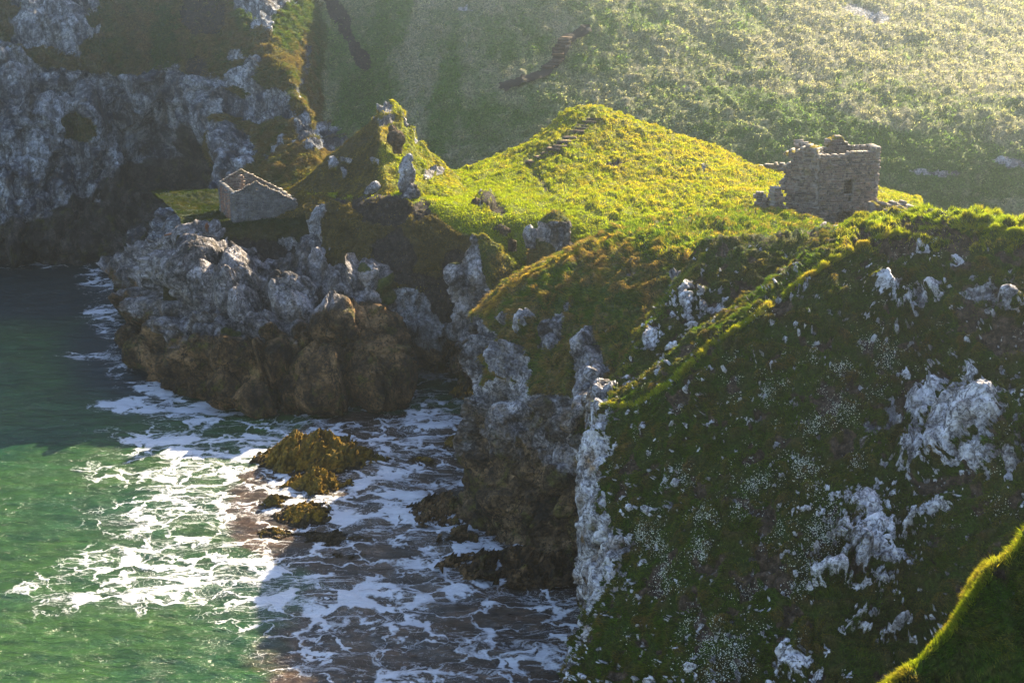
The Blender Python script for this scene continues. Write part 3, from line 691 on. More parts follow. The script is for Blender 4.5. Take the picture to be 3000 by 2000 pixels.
# ------------------------------------------------------------------ the sea
def m_sea_mat():
    t = NT('sea_water')
    Fm, Bm, Gm, _, _ = t.attr()
    st = t.vec((0.75, 1.0, 1.0))
    wr = t.noise(0.35, 4, 0.6, col=True)
    n = t.n.new('ShaderNodeVectorMath'); n.operation = 'MULTIPLY_ADD'
    t.L(wr, n.inputs[0]); n.inputs[1].default_value = (5.5, 5.5, 0); t.L(st, n.inputs[2])
    wv = n.outputs[0]
    stx = t.vec((0.35, 1.0, 1.0))
    e1 = t.vor(0.42, 'SMOOTH_F1', vec=wv)
    v1 = t.vor(0.42, 'DISTANCE_TO_EDGE', vec=wv)
    v2 = t.vor(1.5, 'DISTANCE_TO_EDGE', vec=wv)
    nz = t.noise(1.6, 5, 0.65, vec=wv)
    nf = t.noise(7.0, 4, 0.7, vec=wv)
    # foam: thin webs that thicken where the foam mask is strong
    wid = t.math('MULTIPLY', t.math('SUBTRACT', Fm, 0.12, clamp=True), 0.34)
    brk = t.math('SUBTRACT', t.math('MULTIPLY', t.noise(0.55, 4, 0.65, vec=st, dist=0.4), 4.2), 1.45)
    web1 = t.math('SUBTRACT', t.math('MULTIPLY', wid, t.math('MINIMUM', brk, 1.2)), v1)
    web2 = t.math('SUBTRACT', t.math('MULTIPLY', t.math('SUBTRACT', Fm, 0.3), t.math('MULTIPLY', nz, 0.22)), v2)
    rd = t.math('ABSOLUTE', t.math('SUBTRACT', t.noise(0.42, 5, 0.62, vec=stx, dist=1.2), 0.5))
    web3 = t.math('SUBTRACT', t.math('MULTIPLY', t.math('SUBTRACT', Fm, 0.18), 0.075), rd)
    w = t.math('MAXIMUM', t.math('MAXIMUM', web1, web2), t.math('MULTIPLY', web3, 1.6))
    w = t.math('ADD', w, t.math('MULTIPLY', t.math('SUBTRACT', nf, 0.5), 0.10))
    blot = t.math('SUBTRACT', t.math('ADD', Fm, t.math('MULTIPLY', nz, 1.5)), 2.0)
    w = t.math('MAXIMUM', w, t.math('MULTIPLY', blot, 0.5))
    foam = t.ramp(w, [(0.0, 0.0), (0.05, 1.0)])
    green = t.ramp(t.noise(0.09, 3, 0.5), [(0.3, (0.008, 0.042, 0.015)), (0.7, (0.030, 0.070, 0.011))])
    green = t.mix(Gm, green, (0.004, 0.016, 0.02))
    bed = t.ramp(t.noise(0.7, 6, 0.65, vec=st, dist=0.8), [(0.38, (0.013, 0.009, 0.007)), (0.52, (0.045, 0.026, 0.015)), (0.68, (0.085, 0.048, 0.026))])
    rip = t.ramp(t.noise(1.1, 5, 0.7, vec=stx, dist=0.5), [(0.35, (0.5, 0.55, 0.5)), (0.65, (1.35, 1.3, 1.3))])  # light and dark of the ripples painted into the water colour
    green = t.mix(1.0, green, rip, 'MULTIPLY'); bed = t.mix(1.0, bed, rip, 'MULTIPLY')
    bm = t.ramp(t.math('ADD', Bm, t.math('MULTIPLY', t.math('SUBTRACT', t.noise(0.5, 4, 0.6, vec=st), 0.5), 1.0)), [(0.35, 0.0), (0.65, 1.0)])
    base = t.mix(bm, green, bed)
    # milky aerated water round the foam
    base = t.mix(t.math('MULTIPLY', t.ramp(w, [(0.0, 0.0), (0.2, 0.0)]), 0.3), base, (0.2, 0.28, 0.22))
    halo = t.math('MULTIPLY', t.ramp(Fm, [(0.45, 0.0), (1.0, 1.0)]), 0.20)
    base = t.mix(halo, base, (0.22, 0.26, 0.24))
    col = t.mix(foam, base, (0.52, 0.52, 0.56))
    rough = t.math('ADD', t.math('MULTIPLY', foam, 0.6), 0.16)
    h = t.math('ADD', t.noise(1.1, 5, 0.7, vec=stx, dist=0.5), t.math('MULTIPLY', t.noise(4.0, 4, 0.65, vec=stx, dist=0.6), 0.3))
    h = t.math('ADD', h, t.math('MULTIPLY', foam, 0.12))
    t.bsdf(col, rough, t.bump(h, 1.0, 0.5), spec=0.35)
    return t.m
M_sea = m_sea_mat()
us = np.concatenate([np.arange(-1800, -500, 20.0), np.arange(-500, 2300, 6.0), np.arange(2300, 5200, 24.0)]); vsr = np.concatenate([np.arange(700, 2300, 5.0), np.arange(2300, 3200, 40.0)])
U, Vv = np.meshgrid(us, vsr)
SX = np.empty(U.shape + (3,))
b = (1000 - Vv) / F; a = (U - 1500) / F; tt = (0 - CAMZ) / (-sP + b * cP)
SX[..., 0] = a * tt; SX[..., 1] = (cP + b * sP) * tt; SX[..., 2] = 0
p = SX.reshape(-1, 3); u = U.ravel(); v = Vv.ravel()
q = p * np.array([0.55, 1.0, 1.0])
wave = fbm(q + fbm(q, 0.2, 2)[:, None] * 2, 0.22, 3, 0.5, 2.0) * 0.30 + (0.5 - np.abs(perlin(q * 0.55 + 3))) * 0.22 + fbm(q, 1.3, 3, 0.6, 7.0) * 0.11
shal = sstep(-0.6, 0.6, blobs(u, v, [(1100,1550,700,500),(1250,1250,350,150)]))
p = p + np.array([0, 0, 1.0]) * (wave * (0.8 + 0.5 * shal))[:, None]
wu = u + 40 * fbm(p, 0.25, 4, 0.6, 3.0); wvv = v + 22 * fbm(p, 0.25, 4, 0.6, 8.0)
foam = 0.10 + 0.42 * sstep(-0.3, 0.3, blobs(wu, wvv, [(900,1350,620,260,-10),(1250,1700,620,380,0),(500,1680,420,110,-8),(380,900,90,200,10)]))
for (cu, cv, ru, rv, an, st) in [(760,1300,300,90,6,1.15),(560,1310,240,80,10,0.95),(1150,1360,260,110,-20,1.3),(1250,1230,170,70,-10,1.25),(1260,1100,90,60,0,0.95),(1000,1190,220,22,-3,1.0),(480,1700,330,110,-6,0.72),(750,1600,300,90,-25,0.75),
      (1200,1480,220,130,35,1.25),(1330,1560,130,90,40,1.1),(330,820,45,120,15,0.8),(300,860,120,130,10,0.55),(480,1150,120,40,15,0.8),(300,1040,160,20,0,0.7),(100,1710,60,20,0,0.7),(1500,1780,220,80,-10,0.85),(1300,1800,420,170,10,0.62),(1000,1700,400,130,-15,0.62),
      (600,1200,200,30,0,0.9),(1330,1050,60,60,0,0.9),(450,1540,200,30,-25,.6),(400,1190,180,30,0,0.9),(1300,1930,500,100,0,0.5),(150,780,200,12,0,0.6),(1650,1760,90,50,0,0.7),(640,1460,160,50,0,.6),(870,1440,260,190,0,.75)]:
    foam = np.maximum(foam, min(st, 0.86) * sstep(-0.15, 0.75, blobs(wu, wvv, [(cu, cv, ru, rv, an)])))
foam = foam * np.clip(0.86 + 1.5 * fbm(p * np.array([0.7, 1, 1]), 0.11, 3, 0.6, 44.0), 0.35, 1.12)
bed = sstep(-0.25, 0.35, blobs(wu, wvv, [(1480,1850,760,330,-12),(1250,1600,400,200,0),(1180,1270,330,70,0),(900,1500,260,180),(1250,1400,300,200)]))
dark = sstep(-0.3, 0.5, blobs(wu, wvv, [(150,850,420,120,0),(380,1050,220,160,20)]))  # shaded water at upper left painted in as dark teal
h_, w_ = U.shape
fi = np.arange(h_ * w_).reshape(h_, w_)
F4 = np.stack([fi[:-1, :-1], fi[1:, :-1], fi[1:, 1:], fi[:-1, 1:]], -1).reshape(-1, 4)
ring = np.concatenate([fi[0, :], fi[1:, -1], fi[-1, -2::-1], fi[-2:0:-1, 0]])
far = p[ring].copy(); cc = np.array([0, 110, 0]); far = (far - cc) * np.array([40, 40, 0]) + cc; far[:, 2] = -0.6
nb = len(p); k = np.arange(len(ring)); k2 = (k + 1) % len(ring)
F4 = np.concatenate([F4, np.stack([ring[k], nb + k, nb + k2, ring[k2]], -1)])
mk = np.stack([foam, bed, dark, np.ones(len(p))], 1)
mk = np.concatenate([mk, np.tile([0.1, 0, 0.4, 1], (len(far), 1))])
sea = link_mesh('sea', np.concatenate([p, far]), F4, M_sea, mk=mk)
tag(sea, kind='structure')
sbv = np.array([(-2500, -2500, -9), (2500, -2500, -9), (2500, 2500, -9), (-2500, 2500, -9)], float)
tag(link_mesh('seabed', sbv, np.array([[0, 1, 2, 3]]), M_rock, mk=np.tile([1, 0, 0, 1.0], (4, 1))), kind='structure')

# ------------------------------------------------------------------ lookup on built surfaces
def hit(oname, u, v, r=14):
    p, F4, N, mk = PATCH[oname]
    pu, pv = proj(p)
    d = np.hypot(pu - u, pv - v)
    c = np.where(d < max(r, d.min() + 4))[0]
    k = c[np.argmin(p[c, 1] + d[c] * 0.02)]
    return p[k].copy(), N[k].copy()

# ------------------------------------------------------------------ free-standing rocks
def body(name, levels, Y, depth, mat, masks, label, cat, ramp_=0.5, na=96, gamp=0.1, parent=None, group=None, frac=1.0, ylean=0.0, step=4.5, foot=2.5):
    if cat == 'boulder': group, foot = 'dark boulders in the turf', 0.7
    if name == 'rock': foot = 0.4
    """closed rock: levels (v, uL, uR) from top to foot; Y forward distance of the axis"""
    lv = []
    for v, ul, ur in levels:
        yy = Y + ylean * (v - levels[0][0])
        c = at((ul + ur) / 2, v, yy); rx = (at(ur, v, yy)[0] - at(ul, v, yy)[0]) / 2
        lv.append((c, rx))
    rings = []
    th = np.linspace(0, 2 * np.pi, 13)[:-1]
    top = lv[0][0] + np.array([0, 0, 0.12])
    rings.append(np.tile(top, (12, 1)))
    for c, rx in lv:
        ry = rx * depth
        sq = 1 + 0.10 * np.cos(4 * th)
        rings.append(np.stack([c[0] + rx * np.cos(th) * sq, c[1] + ry * np.sin(th) * sq, np.full(12, c[2])], 1))
    c, rx = lv[-1]
    rings.append(np.stack([c[0] + rx * np.cos(th), c[1] + rx * depth * np.sin(th), np.full(12, c[2] - foot)], 1))
    P = np.array(rings)
    P = np.concatenate([P, P[:, :1]], 1)
    cnt = seg_counts(P, step)
    G = crom(P, np.maximum(cnt, 2))
    # periodic spline around
    Gp = np.concatenate([G[:, -2:-1], G, G[:, 1:2]], 1)
    Gs = np.swapaxes(Gp, 0, 1)
    cc = np.maximum(seg_counts(Gs, step), 2)
    full = crom(Gs, cc)
    a0 = cc[0]; a1 = cc[:-1].sum()
    G = np.swapaxes(full[a0:a1 + 1], 0, 1)
    n = grid_normals(G)
    ax = G.mean(axis=1, keepdims=True)
    if (n * (G - ax)).sum() < 0: n = -n
    n[0] = (0, 0, 1)
    n[:, -1] = n[:, 0] = (lambda m: m / np.linalg.norm(m, axis=1)[:, None])(n[:, 0] + n[:, -1] + 1e-9)
    h, w = G.shape[:2]
    p = G.reshape(-1, 3); N = n.reshape(-1, 3)
    u, v = proj(p)
    Rm, D, S, B = [np.clip(np.broadcast_to(x, len(p)), 0, 1).astype(float) for x in masks(u, v, p, N)]
    q = p
    f1, e1 = fractured(q * np.array([1, 1, .7]), 0.7 * frac); f2, e2 = fractured(q * np.array([1, 1, .8]), 2.2 * frac, 5.0)
    r = f1 * 0.9 + f2 * 0.3 + ridged(q, 0.5 * frac, 3) * 0.4 + fbm(q, 3.0, 3, .6) * 0.15 - 0.3 * np.exp(-e1 * 9)
    disp = ramp_ * r * Rm + (1 - Rm) * gamp * (fbm(q, 1.2, 4) * 2 + np.abs(perlin(q * 3.0)))
    p2 = p + N * disp[:, None]
    fi = np.arange(h * w).reshape(h, w)
    F4 = np.stack([fi[:-1, :-1], fi[:-1, 1:], fi[1:, 1:], fi[1:, :-1]], -1).reshape(-1, 4)
    mk = np.stack([Rm, D, S, B], 1)
    o = link_mesh(name, p2, F4, mat, mk=mk, parent=parent)
    if label: tag(o, label, cat, group)
    PATCH[o.name] = (p2, F4, N, mk)
    return o

def m_pillar(u, v, p, N):
    n = fbm(p, 0.5, 4, 0.6, 2.0)
    g = (u - np.interp(v, [690, 760, 830, 900, 960], [1395, 1405, 1420, 1470, 1600])) / 40
    g2 = (np.interp(u, [1300, 1400, 1550], [870, 890, 950]) - v) / 50
    g = np.minimum(g, g2) + 0.5 * n
    return 1 - sstep(-0.1, 0.2, g), 0.45 + n, 0, 0.85 * sstep(960, 1040, v + 60 * n)
body('grassy_rock_pinnacle', [(690,1402,1420),(715,1385,1448),(760,1362,1490),(800,1345,1528),(850,1338,1548),(900,1340,1540),(960,1335,1520),(1010,1335,1490),(1060,1340,1470),(1110,1345,1470)], 116.5, 0.75, M_head, m_pillar,
     'tall pale rock pinnacle with a grassy right shoulder rising from the narrow inlet', 'rock pinnacle', ramp_=0.75, gamp=0.15)
def m_knob(u, v, p, N): return 1 - 0.9 * sstep(0.6, 0.8, N[:, 2]), 0.6, 0, 0
body('rock', [(772,1322,1345),(790,1308,1356),(820,1306,1362),(850,1335,1372)], 115.5, 0.8, M_head, m_knob, 'small jutting rock knob on the left edge of the tall grassy pinnacle', 'rock', ramp_=0.3)
def m_stack(u, v, p, N):
    n = fbm(p, 0.6, 4, 0.6, 2.0)
    g = np.maximum((652 - v) / 20, blobs(u, v, [(1580,765,55,70,0)]) + 0.1) + 0.5 * n
    return 1 - sstep(-0.05, 0.25, g), 0.35 + 0.5 * sstep(680, 720, v), 0, 0.35
body('rock_stack', [(624,1612,1642),(645,1588,1662),(672,1576,1668),(695,1566,1672),(720,1562,1674),(750,1552,1672),(790,1545,1668),(840,1535,1668)], 117.5, 0.9, M_head, m_stack,
     'craggy rock stack with a turf cap at the edge of the lit saddle', 'rock stack', ramp_=0.55, gamp=0.1)
body('rock', [(662,1545,1562),(675,1536,1570),(690,1533,1572),(712,1540,1572)], 117.2, 0.9, M_head, lambda u, v, p, N: (1, 0, 0, 0), 'rounded grey knob clinging to the left side of the turf-capped stack', 'rock', ramp_=0.2)
body('standing_rock', [(457,1183,1203),(475,1176,1207),(497,1173,1208),(520,1170,1209),(545,1168,1212),(575,1172,1222)], 126.8, 0.8, M_head, lambda u, v, p, N: (1, 0, 0, 0), 'upright grey finger of rock at the foot of the grassy pyramid', 'standing rock', ramp_=0.28, frac=1.5)
body('rock', [(543,1192,1215),(553,1180,1225),(566,1178,1228),(580,1185,1220)], 126.0, 0.8, M_head, lambda u, v, p, N: (1, 0, 0, 0), 'pale broken rock heaped against the foot of the upright finger rock', 'rock', ramp_=0.25, frac=1.5)
body('rock', [(566,1180,1198),(575,1172,1205),(590,1175,1204)], 125.4, 0.8, M_head, lambda u, v, p, N: (1, 0, 0, 0), 'small pale rock lowest of the heap below the upright finger rock', 'rock', ramp_=0.2, frac=1.8)
body('rock', [(536,1090,1108),(548,1076,1112),(562,1068,1098),(582,1066,1082)], 127.6, 0.9, M_head, lambda u, v, p, N: (1, 0, 0, 0), 'slanting pale rock slab left of the upright finger rock', 'rock', ramp_=0.15, frac=1.8)
body('boulder', [(386,1147,1172),(394,1140,1180),(408,1137,1184),(420,1142,1182),(428,1152,1176)], 132.2, 0.9, M_head, lambda u, v, p, N: (1, 0, 0, 1), 'dark brown round boulder lodged on the sunlit face of the pyramid', 'boulder', ramp_=0.12)
body('boulder', [(368,1143,1156),(376,1139,1163),(385,1142,1164)], 133.0, 0.9, M_head, lambda u, v, p, N: (1, 0, 0, 1), 'smaller dark boulder resting just above the big round one on the pyramid', 'boulder', ramp_=0.08)
body('boulder', [(580,1390,1400),(588,1382,1410),(600,1380,1413),(610,1384,1412)], 126.2, 0.9, M_head, lambda u, v, p, N: (1, 0, 0, .9), 'dark craggy boulder in the turf on the left of the lit saddle', 'boulder', ramp_=0.25)
body('boulder', [(594,1425,1436),(602,1418,1446),(612,1418,1452),(618,1430,1454)], 125.6, 0.9, M_head, lambda u, v, p, N: (1, 0, 0, .9), 'dark sloping boulder right beside the craggy one on the saddle', 'boulder', ramp_=0.25)
body('boulder', [(698,1496,1502),(704,1490,1510),(712,1490,1512)], 118.6, 0.9, M_head, lambda u, v, p, N: (1, 0, 0, .8), 'small dark boulder in the grass just left of the turf-capped stack', 'boulder', ramp_=0.12)
body('boulder', [(664,1472,1480),(669,1464,1492),(675,1464,1496)], 121.6, 0.9, M_head, lambda u, v, p, N: (1, 0, 0, .8), 'low flat dark rock in the saddle turf above the small dark boulder', 'boulder', ramp_=0.12)

def dome(name, u, v, rx, ry, h, label, cat, mat=None, B=1.0, R=0.0, S=0.0, amp=0.25, seed=0.0, group=None, rz=0.0):
    """low tidal rock standing in the sea, given where its centre meets the water"""
    c = atz(u, v, 0)
    na, nr = 150, 60
    th = np.linspace(0, 2 * np.pi, na + 1)[:-1]
    rr = np.linspace(0, 1.25, nr)
    T, Rr = np.meshgrid(th, rr)
    k = 1 + 0.25 * perlin(np.stack([np.cos(T.ravel()) * 1.3 + seed, np.sin(T.ravel()) * 1.3, np.full(T.size, seed)], 1)).reshape(T.shape)
    x = Rr * rx * k * np.cos(T); y = Rr * ry * k * np.sin(T)
    X = c[0] + x * math.cos(rz) - y * math.sin(rz); Yy = c[1] + x * math.sin(rz) + y * math.cos(rz)
    Z = h * (1 - Rr ** 1.25) * (1 + 0.4 * perlin(np.stack([X.ravel() * .5, Yy.ravel() * .5, X.ravel() * 0 + seed], 1)).reshape(T.shape)) - 0.15
    p = np.stack([X, Yy, Z], -1).reshape(-1, 3)
    f1, e1 = fractured(p + seed, 0.8); f2, e2 = fractured(p + seed, 2.4)
    d = (f1 * 1.4 + f2 * 0.8 + ridged(p, 0.6, 4, .6) * 1.0 + fbm(p, 4.0, 3, .7) * 0.8) * amp * 1.4
    p = p + np.stack([d * 0.4, -d * 0.3, d], 1)
    fi = np.arange(na * nr).reshape(nr, na); fj = np.roll(fi, -1, axis=1)
    F4 = np.stack([fi[:-1], fj[:-1], fj[1:], fi[1:]], -1).reshape(-1, 4)
    N = np.tile([0, 0, 1.0], (len(p), 1))
    mk = np.tile([R, 0.5, S, B], (len(p), 1)).astype(float)
    mk[:, 1] = np.clip(0.45 + 1.6 * fbm(p, 1.3, 3, .6, 4.), 0, 1)
    mk[:, 2] = np.clip(S + 0.9 * sstep(0.35, 0.0, p[:, 2]) + 0.55 * sstep(0.0, 0.4, fbm(p, 0.7, 3, .6, 14.)), 0, 1)
    o = link_mesh(name, p, F4[:, ::-1], mat or M_kelp, mk=mk)
    tag(o, label, cat, 'tidal rocks in the cove' if cat == 'tidal rock' else group)
    PATCH[o.name] = (p, F4, N, mk)
    return o
dome('seaweed_rock', 915, 1345, 3.9, 3.4, 2.2, 'large rock covered in golden seaweed standing in the foaming cove', 'seaweed rock', amp=0.34, seed=1.0)
dome('tidal_rock', 815, 1345, 1.8, 2.4, 0.9, 'dark weedy rock at the left foot of the large golden seaweed rock', 'tidal rock', amp=0.22, seed=2.2, S=0.3)
dome('tidal_rock', 1035, 1345, 2.2, 1.4, 0.6, 'low weedy ledge trailing off to the right of the large seaweed rock', 'tidal rock', amp=0.22, seed=3.2)
dome('tidal_rock', 925, 1425, 2.2, 1.6, 1.0, 'golden seaweed hump in front of the large seaweed rock', 'tidal rock', amp=0.24, seed=9.2)
dome('tidal_rock', 805, 1475, 1.2, 1.1, 0.8, 'round weedy rock awash in foam, left of two below the seaweed rock', 'tidal rock', amp=0.16, seed=4.2)
dome('tidal_rock', 885, 1505, 1.9, 1.7, 0.8, 'golden weedy rock awash, right of two below the seaweed rock', 'tidal rock', amp=0.2, seed=5.2)
dome('tidal_rock', 790, 1570, 1.3, 1.1, 0.45, 'lowest little weedy rock of the chain, breaking through the foam', 'tidal rock', amp=0.16, seed=6.2)
dome('tidal_rock', 945, 1575, 2.6, 1.1, 0.25, 'dark smooth rock awash where shade begins, right of the weedy chain', 'tidal rock', amp=0.12, seed=7.2, S=0.9)
dome('tidal_rock', 1085, 1180, 1.3, 1.0, 1.0, 'small brown rock just off the shore cliff with a wave breaking behind it', 'tidal rock', M_rock, R=1, amp=0.22, seed=8.2)
dome('tidal_rock', 1340, 1300, 1.3, 1.2, 0.5, 'low weedy rock left of the bastion cliff in sunlit foam', 'tidal rock', amp=0.16, seed=10.2)
dome('tidal_rock', 1365, 1150, 1.4, 1.8, 0.7, 'golden weedy rock below the tall pinnacle at the mouth of the inlet', 'tidal rock', amp=0.18, seed=11.2)
dome('tidal_rock', 1285, 1500, 2.4, 2.0, 1.0, 'olive rock shelf at the left foot of the bastion cliff', 'tidal rock', M_rock, R=1, amp=0.35, seed=12.2)
dome('tidal_rock', 1360, 1580, 1.6, 1.2, 0.4, 'low dark shelf in front of the bastion foot with foam over it', 'tidal rock', M_rock, R=1, amp=0.22, seed=13.2)
dome('tidal_rock', 1560, 1665, 5.2, 2.2, 0.8, 'long dark shelf of rock along the foot of the bastion cliff', 'tidal rock', M_rock, R=1, amp=0.4, seed=14.2)
dome('tidal_rock', 1240, 1350, 1.0, 0.8, 0.25, 'tiny weed-covered rock in bright foam right of the seaweed rock', 'tidal rock', amp=0.12, seed=15.2)
dome('tidal_rock', 1285, 1085, 0.9, 0.8, 0.4, 'small brown rock inside the shaded inlet', 'tidal rock', M_rock, R=1, amp=0.16, seed=16.2)
dome('tidal_rock', 980, 1630, 1.6, 0.7, 0.15, 'dark flat rock almost covered by water in front of the weedy chain', 'tidal rock', amp=0.1, seed=17.2, S=0.9)
dome('tidal_rock', 1380, 1515, 0.9, 0.7, 0.4, 'little brown rock poking through the foam near the bastion shelf', 'tidal rock', M_rock, R=1, amp=0.14, seed=18.2)

# ------------------------------------------------------------------ masonry
def stone_mat(name, c1, c2, c3, wash=0.0):
    t = NT(name)
    _, _, _, _, col = t.attr()
    n = t.noise(5.0, 5, 0.7)
    c = t.mix(0.7, t.ramp(n, [(0.3, c1), (0.5, c2), (0.7, c3)]), col, 'MIX')
    c = t.mix(t.ramp(t.noise(2.0, 4, 0.7), [(0.55, 0.0), (0.66, 0.35)]), c, (0.30, 0.28, 0.25))
    c = t.mix(t.ramp(t.noise(1.3, 3, 0.6), [(0.58, 0.0), (0.66, 0.5)]), c, (0.16, 0.13, 0.03))
    if wash: c = t.mix(t.ramp(t.noise(3.0, 6, 0.75), [(0.40, 0.0), (0.52, wash)]), c, (0.48, 0.48, 0.50))
    if wash: c = t.mix(t.ramp(t.noise(1.1, 5, 0.7), [(0.4, 0.75), (0.62, 0.25)]), c, (0.05, 0.047, 0.05))
    t.bsdf(c, 0.95, t.bump(t.noise(9.0, 5, 0.7), 0.8, 0.06), spec=0.1)
    return t.m
M_stone = stone_mat('ruin_stone', (0.07, 0.06, 0.055), (0.19, 0.155, 0.14), (0.33, 0.28, 0.24))
M_wash = stone_mat('whitewashed_rubble', (0.06, 0.055, 0.055), (0.17, 0.165, 0.17), (0.20, 0.195, 0.205), wash=0.3)
M_brick = stone_mat('brick', (0.12, 0.05, 0.03), (0.22, 0.09, 0.05), (0.30, 0.15, 0.09))
BOX = np.array([[0,1,2,3],[7,6,5,4],[0,4,5,1],[1,5,6,2],[2,6,7,3],[3,7,4,0]])

def stone_wall(name, parent, A, B, thick, z0, topf, mat, holes=(), course=0.20, slen=0.27, seed=0, ragL=0.0, ragR=0.0, pal=((0.045,0.033,0.03),(0.16,0.105,0.08),(0.24,0.165,0.11),(0.19,0.125,0.10),(0.09,0.07,0.065)), bot=None, rough=0.035, ledge=None, mass=0.0):
    """rubble masonry, every stone a jittered block spanning the wall, mortar set back behind it"""
    r = np.random.default_rng(seed + 100)
    A = np.array(A, float); B = np.array(B, float); L = np.linalg.norm(B - A); d = (B - A) / L; nrm = np.array([d[1], -d[0]])
    V, Fc, Cc = [], [], []
    def add(x0, x1, y0, y1, za, zb, col, j):
        pts = [(x0,y0,za),(x1,y0,za),(x1,y1,za),(x0,y1,za),(x0,y0,zb),(x1,y0,zb),(x1,y1,zb),(x0,y1,zb)]
        b = len(V)
        for X, Y_, Z in pts:
            X += r.uniform(-j, j); Z += r.uniform(-j, j); Y_ += r.uniform(-j, j)
            V.append((A[0] + d[0] * X + nrm[0] * Y_, A[1] + d[1] * X + nrm[1] * Y_, Z)); Cc.append((*col, 1))
        Fc.extend((BOX + b).tolist())
    zmax = max(topf(t) for t in np.linspace(0, 1, 60)) + 0.3
    z = z0
    while z < zmax:
        ch = course * r.uniform(0.7, 1.35)
        x = r.uniform(-0.2, 0)
        while x < L:
            w = slen * r.choice([0.55, 0.8, 1.0, 1.3, 1.8]) * r.uniform(0.85, 1.15) * (ch / course) ** 0.5
            for (h0, h1, g0, g1) in holes:
                if g0 < z + ch / 2 < g1:
                    if x < h0 < x + w: w = max(h0 - x, 0.03)
                    elif h0 <= x < h1: w = h1 - x + 1e-4
            xc = x + w / 2; t = xc / L
            ok = 0 <= t <= 1 and z + ch * 0.6 < topf(t) and (bot is None or z + ch > bot(t))
            if ragL and xc < ragL * abs(perlin(np.array([[z * 0.9, 3.3, seed]]))[0]) * 2: ok = False
            if ragR and xc > L - ragR * abs(perlin(np.array([[z * 0.9, 9.3, seed]]))[0]) * 2: ok = False
            for (h0, h1, g0, g1) in holes:
                if h0 - 1e-3 < xc < h1 + 1e-3 and x >= h0 - 1e-3 and g0 < z + ch / 2 < g1: ok = False
            if ok:
                base = np.array(pal[r.integers(len(pal))]) * r.uniform(0.6, 1.4)
                pr = r.uniform(-rough, rough)
                o1 = 0.0
                if ledge and ledge[0] < z + ch / 2 < ledge[0] + course * 1.1: o1 = ledge[1]
                g = 0.025
                add(x + g, x + w - g, thick / 2 + pr + o1, -thick / 2 - r.uniform(-rough, rough), z + g, z + ch - g, base, 0.025)
                k = 0.06 + r.uniform(0, 0.01)
                add(x - 0.01, x + w + 0.01, thick / 2 - k, -thick / 2 + k, z - 0.01, z + ch + 0.01, (0.26, 0.225, 0.19), 0.004)
            x += w
        z += ch
    return link_mesh(name, np.array(V), np.array(Fc), mat, parent=parent, smooth=False, mk=np.array(Cc))

def prof(pts):
    xs, ys = zip(*pts)
    return lambda t: float(np.interp(t, xs, ys)) + 0.10 * math.sin(t * 31) + 0.07 * math.sin(t * 57 + 1)

def zat(v, Y): return at(1500, v, Y)[2]

# -- the tower house ruin
A = at(2393, 640, 112.0); Bp = at(2560, 640, 112.8)
dA = np.array([Bp[0] - A[0], Bp[1] - A[1]]); Lf = np.linalg.norm(dA); dA /= Lf
bk = np.array([-dA[1], dA[0]])
castle = empty('castle_tower', (A[0] + dA[0] * 2, A[1] + dA[1] * 2 + 2, 15.0))
tag(castle, 'ruined grey stone castle tower with a broken top standing on the headland', 'castle ruin')
castle_loc = np.array(castle.location)
def cw(name, a, b, *args, **kw):
    o = stone_wall(name, None, a, b, *args, **kw)
    o.parent = castle; o.matrix_parent_inverse = castle.matrix_world.inverted()
    return o
bpy.context.view_layer.update()
P0 = A[:2]; P1 = P0 + dA * Lf; P2 = P1 + bk * 5.2; P3 = P0 + bk * 5.2
zt = lambda v: zat(v, 112.4)
front_top = prof([(0, zt(452)), (0.06, zt(458)), (0.13, zt(448)), (0.25, zt(455)), (0.32, zt(452)), (0.45, zt(447)), (0.6, zt(443)), (0.75, zt(441)), (0.83, zt(447)), (0.9, zt(436)), (0.97, zt(422)), (1, zt(428))])
hx = lambda u: (u - 2393) / (2560 - 2393) * Lf
cw('front_wall', P0, P1, 0.75, 12.5, front_top, M_stone,
   holes=[(hx(2461), hx(2490), zt(566), zt(522)), (hx(2474), hx(2490), zt(552), zt(540)), (hx(2446), hx(2504), zt(666), zt(628)), (hx(2454), hx(2494), zt(630), zt(619)), (hx(2412), hx(2419), zt(567), zt(557)), (hx(2476), hx(2487), zt(590), zt(574)), (hx(2462), hx(2505), zt(690), zt(655))],
   seed=1, ragR=0.35, ledge=(zt(486), 0.10))
# putlog row under the parapet
cw('left_wall', P3 + dA * 0.1, P0 + dA * 0.05, 0.8, 12.5, prof([(0, zat(416, 117)), (0.25, zat(420, 116)), (0.5, zat(428, 115)), (0.7, zat(428, 114)), (0.85, zat(436, 113)), (1, zat(452, 112))]), M_stone, seed=2, rough=0.09)
cw('added_dark_wall', P0 + bk * 1.35 + dA * 0.4, P1 + bk * 1.35 - dA * 0.5, 0.4, 12.5, prof([(0, zt(462)), (0.5, zt(468)), (1, zt(460))]), M_stone, seed=6, pal=((0.05, 0.04, 0.04), (0.09, 0.075, 0.07)))  # wall added behind the window so that its opening looks dark
cw('rear_wall', P2, P3, 0.8, 12.5, prof([(0, zat(432, 118)), (0.12, zat(425, 118)), (0.22, zat(400, 118)), (0.35, zat(394, 118)), (0.46, zat(412, 118)), (0.55, zat(430, 118)), (0.68, zat(424, 118)), (0.8, zat(418, 118)), (1, zat(412, 118))]), M_stone, seed=3)
cw('right_wall', P1 - dA * 0.2, P2 - dA * 0.2, 0.75, 12.5, prof([(0, zt(430)), (0.3, zt(436)), (0.7, zat(432, 116)), (1, zat(428, 118))]), M_stone, seed=4)
